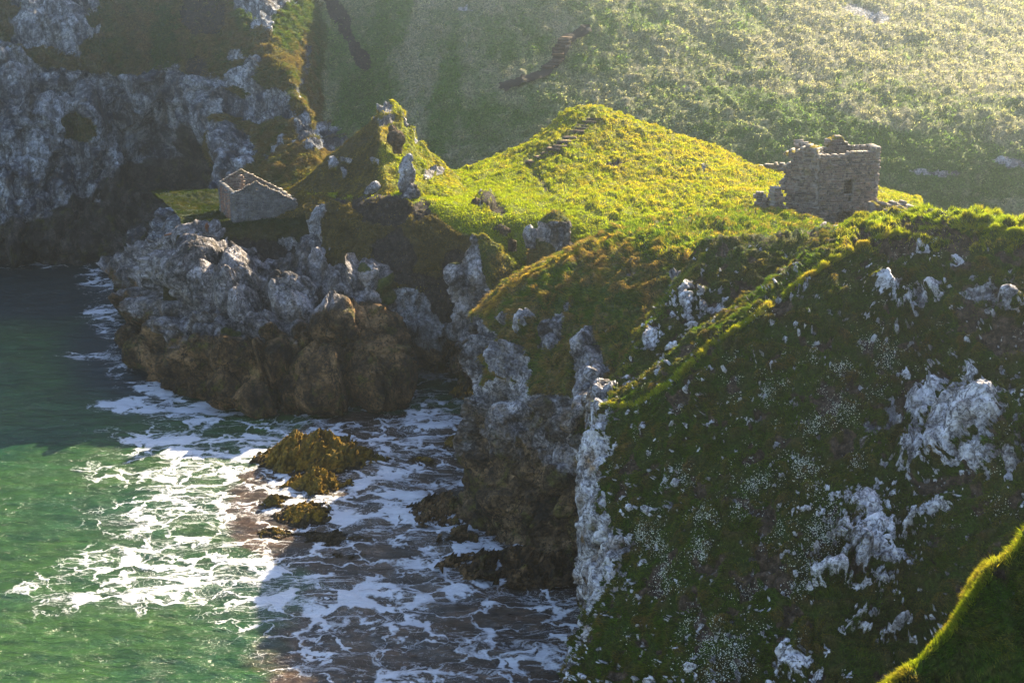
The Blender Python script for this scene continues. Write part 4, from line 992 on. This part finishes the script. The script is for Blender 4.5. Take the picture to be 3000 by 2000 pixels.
# the broken stub of wall left of the tower, with its thick buttress
Q0 = P0 + np.array([-2.75, 1.3]); 
cw('wall_stub', Q0, P0 + np.array([-0.1, -0.15]), 1.2, 12.5, prof([(0, zt(452)), (0.25, zt(448)), (0.4, zt(444)), (0.55, zt(438)), (0.62, zt(428)), (0.72, zt(424)), (0.85, zt(430)), (1, zt(440))]), M_stone, seed=5, ragL=0.7, rough=0.12)
# turf on top of the walls
def turf_cap(name, pts, w, h, parent, inv=True):
    pts = np.array(pts, float); n = len(pts); V = []; 
    seg = []
    for i in range(n - 1):
        for t in np.linspace(0, 1, 8, endpoint=(i == n - 2)): seg.append(pts[i] * (1 - t) + pts[i + 1] * t)
    seg = np.array(seg); dr = np.gradient(seg[:, :2], axis=0); dr /= np.linalg.norm(dr, axis=1)[:, None]
    nn = np.stack([dr[:, 1], -dr[:, 0]], 1)
    prof_ = [(-0.55, -0.12), (-0.5, 0.4), (-0.25, 0.85), (0, 1.0), (0.25, 0.85), (0.5, 0.4), (0.55, -0.12)]
    for i, s_ in enumerate(seg):
        e = min(1, i / 3, (len(seg) - 1 - i) / 3) * 0.8 + 0.2
        for a_, b_ in prof_:
            V.append((s_[0] + nn[i, 0] * a_ * w, s_[1] + nn[i, 1] * a_ * w, s_[2] + b_ * h * e))
    V = np.array(V); V += 0.10 * np.stack([perlin(V * 2.5), perlin(V * 2.5 + 9), perlin(V * 2.5 + 20)], 1)
    m = len(prof_); k = np.arange(len(seg) * m).reshape(len(seg), m)
    F4 = np.stack([k[:-1, :-1], k[1:, :-1], k[1:, 1:], k[:-1, 1:]], -1).reshape(-1, 4)
    mk = np.tile([0, 0.7, 0, 0.0], (len(V), 1))
    o = link_mesh(name, V, F4, M_sad, mk=mk)
    if parent is not None:
        o.parent = parent; o.matrix_parent_inverse = parent.matrix_world.inverted()
    PATCH[o.name] = (V, F4, np.tile([0, 0, 1.0], (len(V), 1)), mk)
    return o.name
def top_pts(a, b, f, t0, t1, dz=0.0, k=7):
    return [tuple(list(np.array(a) * (1 - t) + np.array(b) * t) + [f(t) + dz]) for t in np.linspace(t0, t1, k)]
caps = []
rear_f = prof([(0, zat(432, 118)), (0.12, zat(425, 118)), (0.22, zat(400, 118)), (0.35, zat(394, 118)), (0.46, zat(412, 118)), (0.55, zat(430, 118)), (0.68, zat(424, 118)), (0.8, zat(418, 118)), (1, zat(412, 118))])
caps.append(turf_cap('turf', top_pts(P2, P3, rear_f, 0.15, 0.5, -0.1), 0.8, 0.09, castle))
caps.append(turf_cap('turf', top_pts(P2, P3, rear_f, 0.55, 0.97, -0.1), 0.8, 0.09, castle))
stub_f = prof([(0, zt(452)), (0.25, zt(448)), (0.4, zt(444)), (0.55, zt(438)), (0.62, zt(428)), (0.72, zt(424)), (0.85, zt(430)), (1, zt(440))])
caps.append(turf_cap('turf', top_pts(Q0, P0, stub_f, 0.1, 0.55, -0.1), 1.0, 0.08, castle))
caps.append(turf_cap('turf', top_pts(Q0, P0, stub_f, 0.6, 0.95, -0.1), 1.0, 0.08, castle))

def ruin(name, a, b, thick, zb, top, label, seed, cat='ruined wall', cap=None, **kw):
    o = stone_wall(name, None, a[:2], b[:2], thick, zb, prof(top), M_stone, seed=seed, **kw)
    return tag(o, label, cat, 'broken walls round the castle tower')
a = at(2211, 600, 110.5); b_ = at(2258, 600, 110.3)
ruin('ruined_wall', a, b_, 0.6, 14, [(0, zat(565, 110.5)), (0.2, zat(552, 110.5)), (0.55, zat(563, 110.5)), (1, zat(578, 110.5))], 'short jagged stump of wall, left of the pair beside the castle tower', 11)
a = at(2262, 600, 109.5); b_ = at(2290, 600, 109.8)
ruin('ruined_wall', a, b_, 0.9, 14, [(0, zat(562, 109.5)), (0.4, zat(552, 109.5)), (1, zat(570, 109.5))], 'narrow pointed stump of wall, right of the pair beside the castle tower', 12)
a = at(2548, 640, 110.5); b_ = at(2690, 625, 111.5)
w1 = ruin('ruined_wall', a, b_, 1.0, 13, [(0, zat(592, 111)), (0.15, zat(600, 111)), (0.35, zat(594, 111)), (0.6, zat(592, 111)), (0.8, zat(602, 111)), (1, zat(632, 111))], 'low rubble wall with turf on it running right from the castle tower', 13, course=0.2, slen=0.3, rough=0.12)
rw_f = prof([(0, zat(592, 111)), (0.15, zat(600, 111)), (0.35, zat(594, 111)), (0.6, zat(592, 111)), (0.8, zat(602, 111)), (1, zat(632, 111))])
caps.append(turf_cap('turf', top_pts(a[:2], b_[:2], rw_f, 0.02, 0.3, -0.1), 1.1, 0.2, w1))
a = at(2570, 640, 108.5); b_ = at(2665, 640, 109)
w2 = ruin('ruined_wall', a, b_, 0.9, 13, [(0, zat(625, 109)), (0.3, zat(614, 109)), (0.8, zat(612, 109)), (1, zat(622, 109))], 'lower grass-topped wall in front of the rubble wall right of the tower', 14, course=0.2, slen=0.34)
lw_f = prof([(0, zat(625, 109)), (0.3, zat(614, 109)), (0.8, zat(612, 109)), (1, zat(622, 109))])
caps.append(turf_cap('turf', top_pts(a[:2], b_[:2], lw_f, 0.0, 1.0, -0.08), 1.1, 0.25, w2))
a = at(2330, 690, 97.5); b_ = at(2512, 680, 98.5)
w3 = ruin('ruined_wall', a, b_, 0.9, 15.5, [(0, zat(706, 97.5)), (0.3, zat(686, 98)), (0.45, zat(676, 98)), (0.7, zat(670, 98)), (0.9, zat(672, 98)), (1, zat(690, 98))], 'half-buried rubble wall in the turf in front of the castle doorway', 15, course=0.2, slen=0.34)
for i, (u_, v_, uu_, Y_) in enumerate([(2232, 484, 2290, 128)]):
    a = at(2225, 500, 139.5); b_ = at(2300, 500, 138.5)
    ruin('ruined_wall', a, b_, 0.8, zat(520, 139), [(0, zat(488, 139.5)), (0.3, zat(482, 139)), (0.8, zat(474, 139)), (1, zat(480, 139))], 'distant strip of tumbled stones on the mound left behind the castle tower', 16, course=0.2, slen=0.3, rough=0.15)

# -- the roofless cottage
cg = at(690, 640, 128.6)
cottage = empty('cottage', (cg[0], cg[1], 12.0))
tag(cottage, 'small roofless whitewashed cottage with two gables on the grassy bank below the cliff', 'cottage')
bpy.context.view_layer.update()
ga = cg[:2]; gb = at(865, 600, 129.8)[:2]
dg = (gb - ga) / np.linalg.norm(gb - ga); Lg = np.linalg.norm(gb - ga)
back = at(650, 600, 134.6)[:2] - ga
def chw(name, a, b, *args, **kw):
    o = stone_wall(name, None, a, b, *args, **kw)
    o.parent = cottage; o.matrix_parent_inverse = cottage.matrix_world.inverted()
    return o
ze, za_, zr = zat(567, 128.6), zat(532, 129), zat(588, 129.8)
gprof = lambda t: float(np.interp(t, [0, 0.365, 1], [ze, za_, zr])) + 0.05 * math.sin(t * 37) + 0.04 * math.sin(t * 83)
palw = ((0.025, 0.022, 0.024), (0.07, 0.066, 0.07), (0.16, 0.155, 0.165), (0.10, 0.097, 0.105))
chw('near_gable', ga, gb, 0.55, 9.5, gprof, M_wash, seed=21, course=0.17, slen=0.28, pal=palw, rough=0.03, holes=[(1.95, 2.2, za_ - 0.75, za_ - 0.5)])
gprof2 = lambda t: float(np.interp(t, [0, 0.365, 1], [ze, za_ + 0.05, zr]))
chw('far_gable', ga + back, gb + back, 0.55, 10.5, gprof2, M_stone, seed=22, course=0.17, slen=0.28, pal=((0.12, 0.075, 0.06), (0.07, 0.05, 0.045), (0.2, 0.16, 0.13)))
Lb = np.linalg.norm(back)
chw('side_wall', ga + back, ga, 0.5, 10.0, lambda t: ze + 0.12 * math.sin(t * 40), M_wash, seed=23, course=0.17, slen=0.26, pal=palw, holes=[(Lb * .18, Lb * .26, 12.0, 14.3), (Lb * .38, Lb * .52, 12.75, 14.2), (Lb * .66, Lb * .82, 11.5, 14.6)])
chw('rear_side_wall', gb + back, gb, 0.5, 10.5, lambda t: zr + 0.1 * math.sin(t * 23), M_stone, seed=24, course=0.17, slen=0.28)
for k, tt_ in enumerate((0.17, 0.27, 0.37, 0.53, 0.645, 0.835)):
    q0 = ga + back * (1 - tt_)
    chw('door_jamb', q0 - back / Lb * 0.12, q0 + back / Lb * 0.12, 0.56, 11.4, lambda t: ze - 0.05, M_brick, seed=30 + k, course=0.1, slen=0.24, pal=((0.30, 0.15, 0.09), (0.22, 0.10, 0.06)), rough=0.01)
q0 = ga + dg * 1.3 + back * 0.55
chw('chimney_stub', q0, q0 + dg * 0.35, 0.35, 11.5, lambda t: za_ + 0.0, M_brick, seed=40, course=0.12, slen=0.2, pal=((0.25, 0.13, 0.08), (0.3, 0.2, 0.14)), rough=0.02)
# coping along the gable slopes
def coping(a2, b2, f, mat, parent, name='coping'):
    V = []; Fc = []
    for t0, t1 in ((0.0, 0.365), (0.365, 1.0)):
        k = 22 if t1 > .5 else 12
        for i in range(k):
            s0 = t0 + (t1 - t0) * i / k + 0.002; s1 = t0 + (t1 - t0) * (i + 1) / k - 0.002
            b0 = len(V); j = rng.uniform(-0.045, 0.03)
            for z_ in (0.0, 0.05):
                for s_, y_ in ((s0, 0.34), (s1, 0.34), (s1, -0.34), (s0, -0.34)):
                    pp = a2 * (1 - s_) + b2 * s_; nn = np.array([dg[1], -dg[0]]) * (y_ + j)
                    V.append((pp[0] + nn[0], pp[1] + nn[1], f(s_) + z_ + j - 0.02))
            Fc.extend((BOX + b0).tolist())
    o = link_mesh(name, np.array(V), np.array(Fc), mat, smooth=False, mk=np.tile([.07, .055, .045, 1.], (len(V), 1)))
    o.parent = parent; o.matrix_parent_inverse = parent.matrix_world.inverted()
coping(ga, gb, gprof, M_stone, cottage); coping(ga + back, gb + back, gprof2, M_stone, cottage)

# ------------------------------------------------------------------ steps and paths
def simple_mat(name, c, rough=0.9, sc=6.0, var=0.5, metal=0.0):
    t = NT(name); n = t.noise(sc, 5, 0.7)
    col = t.ramp(n, [(0.3, tuple(x * (1 - var) for x in c)), (0.7, tuple(min(1, x * (1 + var)) for x in c))])
    t.bsdf(col, rough, t.bump(n, 0.6, 0.04), spec=0.2, Metallic=metal); return t.m
M_timber = simple_mat('weathered_timber', (0.055, 0.04, 0.03))
M_dirt = simple_mat('trodden_earth', (0.16, 0.10, 0.055), sc=3.0)
M_dirtd = simple_mat('dark_trodden_earth', (0.022, 0.016, 0.012), sc=3.0)
M_rust = simple_mat('rusty_iron', (0.16, 0.06, 0.025), 0.8, 9.0, 0.6)

def obox(name, c, ex, ey, ez, X, Y_, mat, parent, mk=None):
    """box with a slight roughness; c centre, X and Y_ unit axes"""
    Z = np.cross(X, Y_)
    V = []
    n = 5
    P = []
    for z_ in (-1, 1):
        for i in range(n):
            for y_ in (-1, 1):
                x_ = -1 + 2 * i / (n - 1)
                q = c + X * ex * x_ / 2 + Y_ * ey * y_ / 2 + Z * ez * z_ / 2
                P.append(q + rng.normal(size=3) * 0.012)
    P = np.array(P)
    idx = lambda z_, i, y_: z_ * n * 2 + i * 2 + y_
    Fc = []
    for i in range(n - 1):
        Fc += [[idx(1, i, 0), idx(1, i + 1, 0), idx(1, i + 1, 1), idx(1, i, 1)], [idx(0, i, 0), idx(0, i, 1), idx(0, i + 1, 1), idx(0, i + 1, 0)],
               [idx(0, i, 0), idx(0, i + 1, 0), idx(1, i + 1, 0), idx(1, i, 0)], [idx(0, i, 1), idx(1, i, 1), idx(1, i + 1, 1), idx(0, i + 1, 1)]]
    Fc += [[idx(0, 0, 0), idx(1, 0, 0), idx(1, 0, 1), idx(0, 0, 1)], [idx(0, n - 1, 0), idx(0, n - 1, 1), idx(1, n - 1, 1), idx(1, n - 1, 0)]]
    o = link_mesh(name, P, np.array(Fc), mat, smooth=False)
    if parent is not None:
        o.parent = parent; o.matrix_parent_inverse = parent.matrix_world.inverted()
    return o

def stairs(sname, label, pts, on, width, md, surf_off=0.02):
    ctr = [hit(on, u_, v_)[0] for u_, v_ in pts]
    root = empty('stairway', tuple(ctr[0])); tag(root, label, 'steps')
    bpy.context.view_layer.update()
    for i in range(len(ctr) - 1):
        a3, b3 = ctr[i], ctr[i + 1]
        run = b3 - a3; hor = run * np.array([1, 1, 0]); Lh = np.linalg.norm(hor); fw = hor / max(Lh, 1e-6)
        rt = np.array([fw[1], -fw[0], 0])
        # risers run level across the photograph, so the tread axis is mostly sideways
        sd = rt * 0.35 + np.array([1.0, 0, 0]) * (1 if rt[0] > 0 else -1) * 0.65; sd /= np.linalg.norm(sd)
        fy = np.array([-sd[1], sd[0], 0])
        if fy @ fw < 0: fy = -fy; 
        Xa = sd if np.cross(sd, fy)[2] > 0 else -sd
        tr = max(0.35, Lh)
        st = obox('step', a3 + fy * tr * 0.5 + np.array([0, 0, surf_off + 0.06]), width, tr * 1.02, 0.10, Xa, fy, md, root)
        rs = obox('riser', a3 + np.array([0, 0, surf_off - 0.02]), width * 1.06, 0.10, 0.30, Xa, fy, M_timber, st)
    return root
lit_pts = [(1551,467),(1574,454),(1597,441),(1617,431),(1638,418),(1653,407),(1671,393),(1689,380),(1701,370),(1714,360),(1725,350),(1733,341),(1736,334)]
stairs('steps', 'sunlit flight of timber-edged earth steps climbing the grassy mound', lit_pts, 'saddle', 1.35, M_dirt)
up_pts = [(1608,197),(1616,191),(1624,184),(1630,177),(1634,169),(1638,161),(1641,153),(1643,145),(1646,137),(1649,129),(1654,121),(1661,113),(1670,106)]
stairs('steps', 'shaded flight of dark steps winding up the hillside above the mound', up_pts, 'hillside', 1.35, M_dirt, 0.55)

def ribbon(name, pts, on, w, mat, off=0.06, taper=True):
    pts = np.array(pts, float)
    t = np.concatenate([[0], np.cumsum(np.hypot(*np.diff(pts, axis=0).T))]); tt = np.arange(0, t[-1], 7.0)
    uu = np.interp(tt, t, pts[:, 0]); vv = np.interp(tt, t, pts[:, 1])
    C3 = np.array([hit(on, a_, b_)[0] for a_, b_ in zip(uu, vv)])
    for _ in range(2): C3[1:-1] = (C3[:-2] + C3[1:-1] * 2 + C3[2:]) / 4
    d = np.gradient(C3, axis=0); d[:, 2] = 0; d /= np.maximum(np.linalg.norm(d, axis=1), 1e-6)[:, None]
    sd = np.stack([d[:, 1], -d[:, 0], 0 * d[:, 0]], 1)
    p_, F_, N_a, _ = PATCH[on]
    V = []
    for i, c in enumerate(C3):
        e = 1.0 if not taper else min(1, (i + 1) / 3, (len(C3) - i) / 3)
        ww = w * e * (0.85 + 0.3 * abs(math.sin(i * 1.7)))
        for s_ in (-0.5, -0.25, 0, 0.25, 0.5):
            q = c + sd[i] * s_ * ww
            k = np.argmin(((p_[:, :2] - q[:2]) ** 2).sum(1))
            q[2] = p_[k, 2] * 0.5 + c[2] * 0.5 + off - 0.10 * (abs(s_) * 2) ** 3
            V.append(q)
    V = np.array(V); k = np.arange(len(C3) * 5).reshape(-1, 5)
    F4 = np.stack([k[:-1, :-1], k[1:, :-1], k[1:, 1:], k[:-1, 1:]], -1).reshape(-1, 4)
    return tag(link_mesh(name, V, F4, mat), kind='structure')
PATH_UP = [(1470,262),(1474,248),(1500,236),(1545,222),(1580,208),(1608,197),(1630,177),(1641,153),(1649,129),(1670,106),(1695,88),(1715,72),(1735,62)]
ribbon('path', PATH_UP, 'hillside', 1.5, M_dirtd, off=0.28)
PATH_LO = [(1540,474),(1565,495),(1585,525),(1602,560),(1650,590)]

# ------------------------------------------------------------------ iron things on the landing platform
def rust_winch(u, v, Y, h, label, wheel):
    base, _ = hit('cottage_bank', u, v)
    root = empty('winch_stand', tuple(base)); tag(root, label, 'winch')
    bpy.context.view_layer.update()
    Z = np.array([0, 0, 1.0]); X = np.array([1.0, 0, 0]); Yv = np.array([0, 1.0, 0])
    for s_ in (-1, 1):
        for q_ in (-1, 1):
            ax = np.array([s_ * 0.13, q_ * 0.06, 1.0]); ax /= np.linalg.norm(ax)
            yy = np.cross(ax, X); yy /= np.linalg.norm(yy)
            obox('leg', base + np.array([-s_ * 0.10 + s_ * 0.06, q_ * 0.18, h * 0.5]) , h, 0.07, 0.07, ax, yy, M_rust, root)
    n = 16; V = []
    for x_ in (-0.05, 0.05):
        for r_ in (0.33 * wheel, 0.22 * wheel):
            for k in range(n):
                a_ = 2 * math.pi * k / n
                V.append(base + np.array([r_ * math.cos(a_), x_, h * 0.62 + r_ * math.sin(a_)]))
    Fc = []
    for k in range(n):
        k2 = (k + 1) % n
        Fc += [[k, k2, n + k2, n + k], [2 * n + k, 3 * n + k, 3 * n + k2, 2 * n + k2], [k, 2 * n + k, 2 * n + k2, k2], [n + k, n + k2, 3 * n + k2, 3 * n + k]]
    o = link_mesh('wheel', np.array(V), np.array(Fc), M_rust, smooth=False)
    o.parent = root; o.matrix_parent_inverse = root.matrix_world.inverted()
rust_winch(582, 662, 128, 0.85, 'rusty iron winch with a solid wheel standing on the landing, left of the pair', 1.0)
rust_winch(606, 665, 128, 0.8, 'thin rusty iron frame standing on the landing, right of the pair', 0.6)
bA = at(482, 694, 126.0); bB = at(592, 672, 127.5)
dX = (bB - bA); LX = np.linalg.norm(dX); dX /= LX
yy = np.cross(np.array([0, 0, 1.0]), dX); yy /= np.linalg.norm(yy)
bm_ = obox('iron_rail', (bA + bB) / 2 + np.array([0, 0, 0.15]), LX, 0.14, 0.14, dX, yy, M_rust, None)
tag(bm_, 'long rusty iron rail jutting out over the edge of the landing rock', 'rail')

# ------------------------------------------------------------------ turf: real blades
G1, D1 = (0.055, 0.10, 0.012), (0.17, 0.12, 0.05)
def path_clear(pts, wpx):
    return lambda c, u, v: sstep(wpx * 0.5, wpx, seg_d(u, v, pts))
scatter('hill', 'hillside', 270000, 0.42, 0.042, (0.12, 0.21, 0.045), (0.40, 0.37, 0.26), lean=1.1, wfun=lambda c, u, v: sstep(13, 22, seg_d(u, v + 5, PATH_UP)) * (v < 700))
scatter('hill', 'sea_cliff', 90000, 0.5, 0.045, (0.06, 0.10, 0.015), (0.17, 0.12, 0.05), lean=1.1)
sadw = lambda c, u, v: sstep(11, 20, seg_d(u, v, lit_pts)) * (0.25 + 0.75 * sstep(6, 18, seg_d(u, v, PATH_LO))) * (v < 960)
scatter('saddle', 'saddle', 250000, 0.22, 0.03, (0.24, 0.29, 0.004), (0.42, 0.32, 0.03), lean=0.5, wfun=sadw, shade_hcol=(0.11, 0.085, 0.02))
scatter('saddle', 'pyramid_hill', 50000, 0.25, 0.03, (0.26, 0.30, 0.005), (0.44, 0.32, 0.04), lean=0.9, shade_hcol=(0.12, 0.095, 0.02))  # sunlit right face and shaded left flank put into the blade colours
scatter('saddle', 'cottage_bank', 26000, 0.2, 0.03, (0.020, 0.036, 0.003), (0.075, 0.058, 0.018), lean=0.9)  # blades darkened like the ground, shade kept in their colour
for c_ in caps: scatter('saddle', c_, 260, 0.12, 0.025, (0.15, 0.17, 0.02), (0.32, 0.24, 0.07), lean=0.3)
scatter('head', 'headland', 190000, 0.34, 0.022, (0.09, 0.15, 0.012), (0.26, 0.17, 0.06), lean=1.0, wfun=lambda c, u, v: 1.0 * (v < 1350))
scatter('head', 'headland', 45000, 0.26, 0.025, (0.26, 0.32, 0.008), (0.44, 0.33, 0.04), lean=0.5, wfun=lambda c, u, v: sstep(770, 730, v) * sstep(1750, 1900, u))  # brighter blades paint sunlight onto the headland top
scatter('head', 'headland', 16000, 0.30, 0.02, (0.20, 0.20, 0.01), (0.46, 0.31, 0.05), lean=0.3, wfun=lambda c, u, v: sstep(13, 0, seg_d(u, v, [(1402,945),(1475,858),(1560,798),(1640,762),(1710,735),(1800,698)])))  # golden blades paint a rim of light along the headland crest
scatter('head', 'grassy_rock_pinnacle', 9000, 0.25, 0.025, (0.10, 0.15, 0.015), (0.26, 0.18, 0.05))
scatter('head', 'rock_stack', 3500, 0.22, 0.025, (0.10, 0.13, 0.015), (0.2, 0.13, 0.05))
scatter('near', 'spotted_slope', 60000, 0.20, 0.014, (0.07, 0.13, 0.01), (0.20, 0.15, 0.04), lean=0.8)
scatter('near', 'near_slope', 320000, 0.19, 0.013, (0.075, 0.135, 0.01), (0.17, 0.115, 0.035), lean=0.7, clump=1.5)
# longer fringe along the crests, rim light painted in by brighter blades
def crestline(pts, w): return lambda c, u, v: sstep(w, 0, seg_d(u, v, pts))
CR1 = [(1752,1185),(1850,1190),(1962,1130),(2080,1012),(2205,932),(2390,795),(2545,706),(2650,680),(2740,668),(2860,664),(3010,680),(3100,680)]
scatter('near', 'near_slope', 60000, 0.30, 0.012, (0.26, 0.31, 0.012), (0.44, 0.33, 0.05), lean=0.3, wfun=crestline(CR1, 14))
scatter('near', 'near_slope', 30000, 0.28, 0.014, (0.24, 0.30, 0.012), (0.40, 0.30, 0.05), lean=0.2, wfun=lambda c, u, v: (v < 740) * (u > 2450) * 1.0)  # sunlight on the upper right turf put into brighter blades
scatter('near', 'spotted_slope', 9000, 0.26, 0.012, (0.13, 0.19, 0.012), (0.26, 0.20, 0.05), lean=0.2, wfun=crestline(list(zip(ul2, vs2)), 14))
CR2 = [(c[0], c[1]) for c in kc]
scatter('near', 'near_ridge', 60000, 0.13, 0.006, (0.06, 0.12, 0.01), (0.20, 0.14, 0.04), lean=0.5)
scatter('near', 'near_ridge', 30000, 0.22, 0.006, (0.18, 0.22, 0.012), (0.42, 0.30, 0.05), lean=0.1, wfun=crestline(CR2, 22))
build_grass('hill', 'hillside_grass'); build_grass('saddle', 'saddle_grass'); build_grass('head', 'headland_grass'); build_grass('near', 'slope_grass')

# ------------------------------------------------------------------ sea campion
def flowers():
    p, F4, N, mk = PATCH['near_slope']
    cen = (p[F4[:, 0]] + p[F4[:, 2]]) / 2
    u, v = proj(cen)
    cl = [(2395,1040,50,40),(2575,1030,46,40),(2300,1135,40,30),(2255,1165,30,40),(2128,1115,26,16),(2268,1190,30,40),(2408,1250,60,40),(2357,1357,60,50),(2210,1415,80,46),(2090,1510,60,50),(2280,1560,50,50),(2415,1575,60,60),(2400,1445,40,50),
          (2497,1357,30,20),(2938,1485,50,36),(2210,1735,60,40),(2338,1733,24,50),(2363,1663,40,40),(2160,1925,100,60),(2064,1957,80,60),(2465,1076,50,30),(2030,1830,60,50),(1927,1589,50,60),(2131,1474,60,60),(2093,1538,50,40),(2138,1117,24,16),(2040,1620,60,50),(2540,1120,60,40),(2000,1400,30,40),(2470,1200,60,50),(1960,1720,50,60)]
    s = 0.55 * blobs(u, v, cl) + 1.3 * fbm(cen, 0.7, 4, 0.65, 14.0)
    w = sstep(0.0, 0.5, s) + 0.012
    ar = np.linalg.norm(np.cross(p[F4[:, 1]] - p[F4[:, 0]], p[F4[:, 3]] - p[F4[:, 0]]), axis=1)
    w = w * ar * (mk[F4[:, 0], 0] < 0.4)
    # bunch them: pick cushions first
    n1 = 1900; c = rng.choice(len(F4), n1, p=w / w.sum())
    n = 17000; k = rng.integers(0, n1, n)
    spread = rng.normal(size=(n, 3)) * 0.17 * (0.5 + 1.2 * rng.random(n1)[k])[:, None]
    nn = N[F4[c[k], 0]]
    spread -= nn * (spread * nn).sum(1)[:, None]
    q = cen[c[k]] + spread + nn * (0.16 + 0.06 * rng.random(n))[:, None]
    f = nn * 0.5 + np.array([0, -0.25, 0.6]) + rng.normal(size=(n, 3)) * 0.35
    f /= np.linalg.norm(f, axis=1)[:, None]
    a_ = np.cross(f, rng.normal(size=(n, 3))); a_ /= np.linalg.norm(a_, axis=1)[:, None]; b_ = np.cross(f, a_)
    r = (0.012 + 0.018 * rng.random(n) ** 1.5)[:, None]
    V = [q]
    for j in range(5):
        t = 2 * math.pi * j / 5
        V.append(q + (a_ * math.cos(t) + b_ * math.sin(t)) * r + f * 0.006)
    V = np.stack(V, 1).reshape(-1, 3)
    b0 = np.arange(n)[:, None] * 6
    T = np.concatenate([b0 + [0, 1 + j, 1 + (j + 1) % 5] for j in range(5)])
    col = np.tile([0.75, 0.76, 0.70, 1.0], (len(V), 1))
    tag(link_mesh('sea_campion_flowers', V, T, M_blade, smooth=False, mk=col), kind='stuff')
flowers()

# ------------------------------------------------------------------ sea air
t = NT('sea_air')
vol = t.n.new('ShaderNodeVolumePrincipled')
vol.inputs['Color'].default_value = (0.80, 0.90, 1.0, 1)
vol.inputs['Density'].default_value = 0.0008
vol.inputs['Anisotropy'].default_value = 0.93
t.L(vol.outputs[0], t.out.inputs['Volume'])
x0, x1, y0, y1, z0, z1 = -160, 160, -30, 262, -11, 47
hv = np.array([(x0,y0,z0),(x1,y0,z0),(x1,y1,z0),(x0,y1,z0),(x0,y0,z1),(x1,y0,z1),(x1,y1,z1),(x0,y1,z1)], float)
tag(link_mesh('haze', hv, BOX[:, ::-1], t.m, smooth=False), kind='stuff')
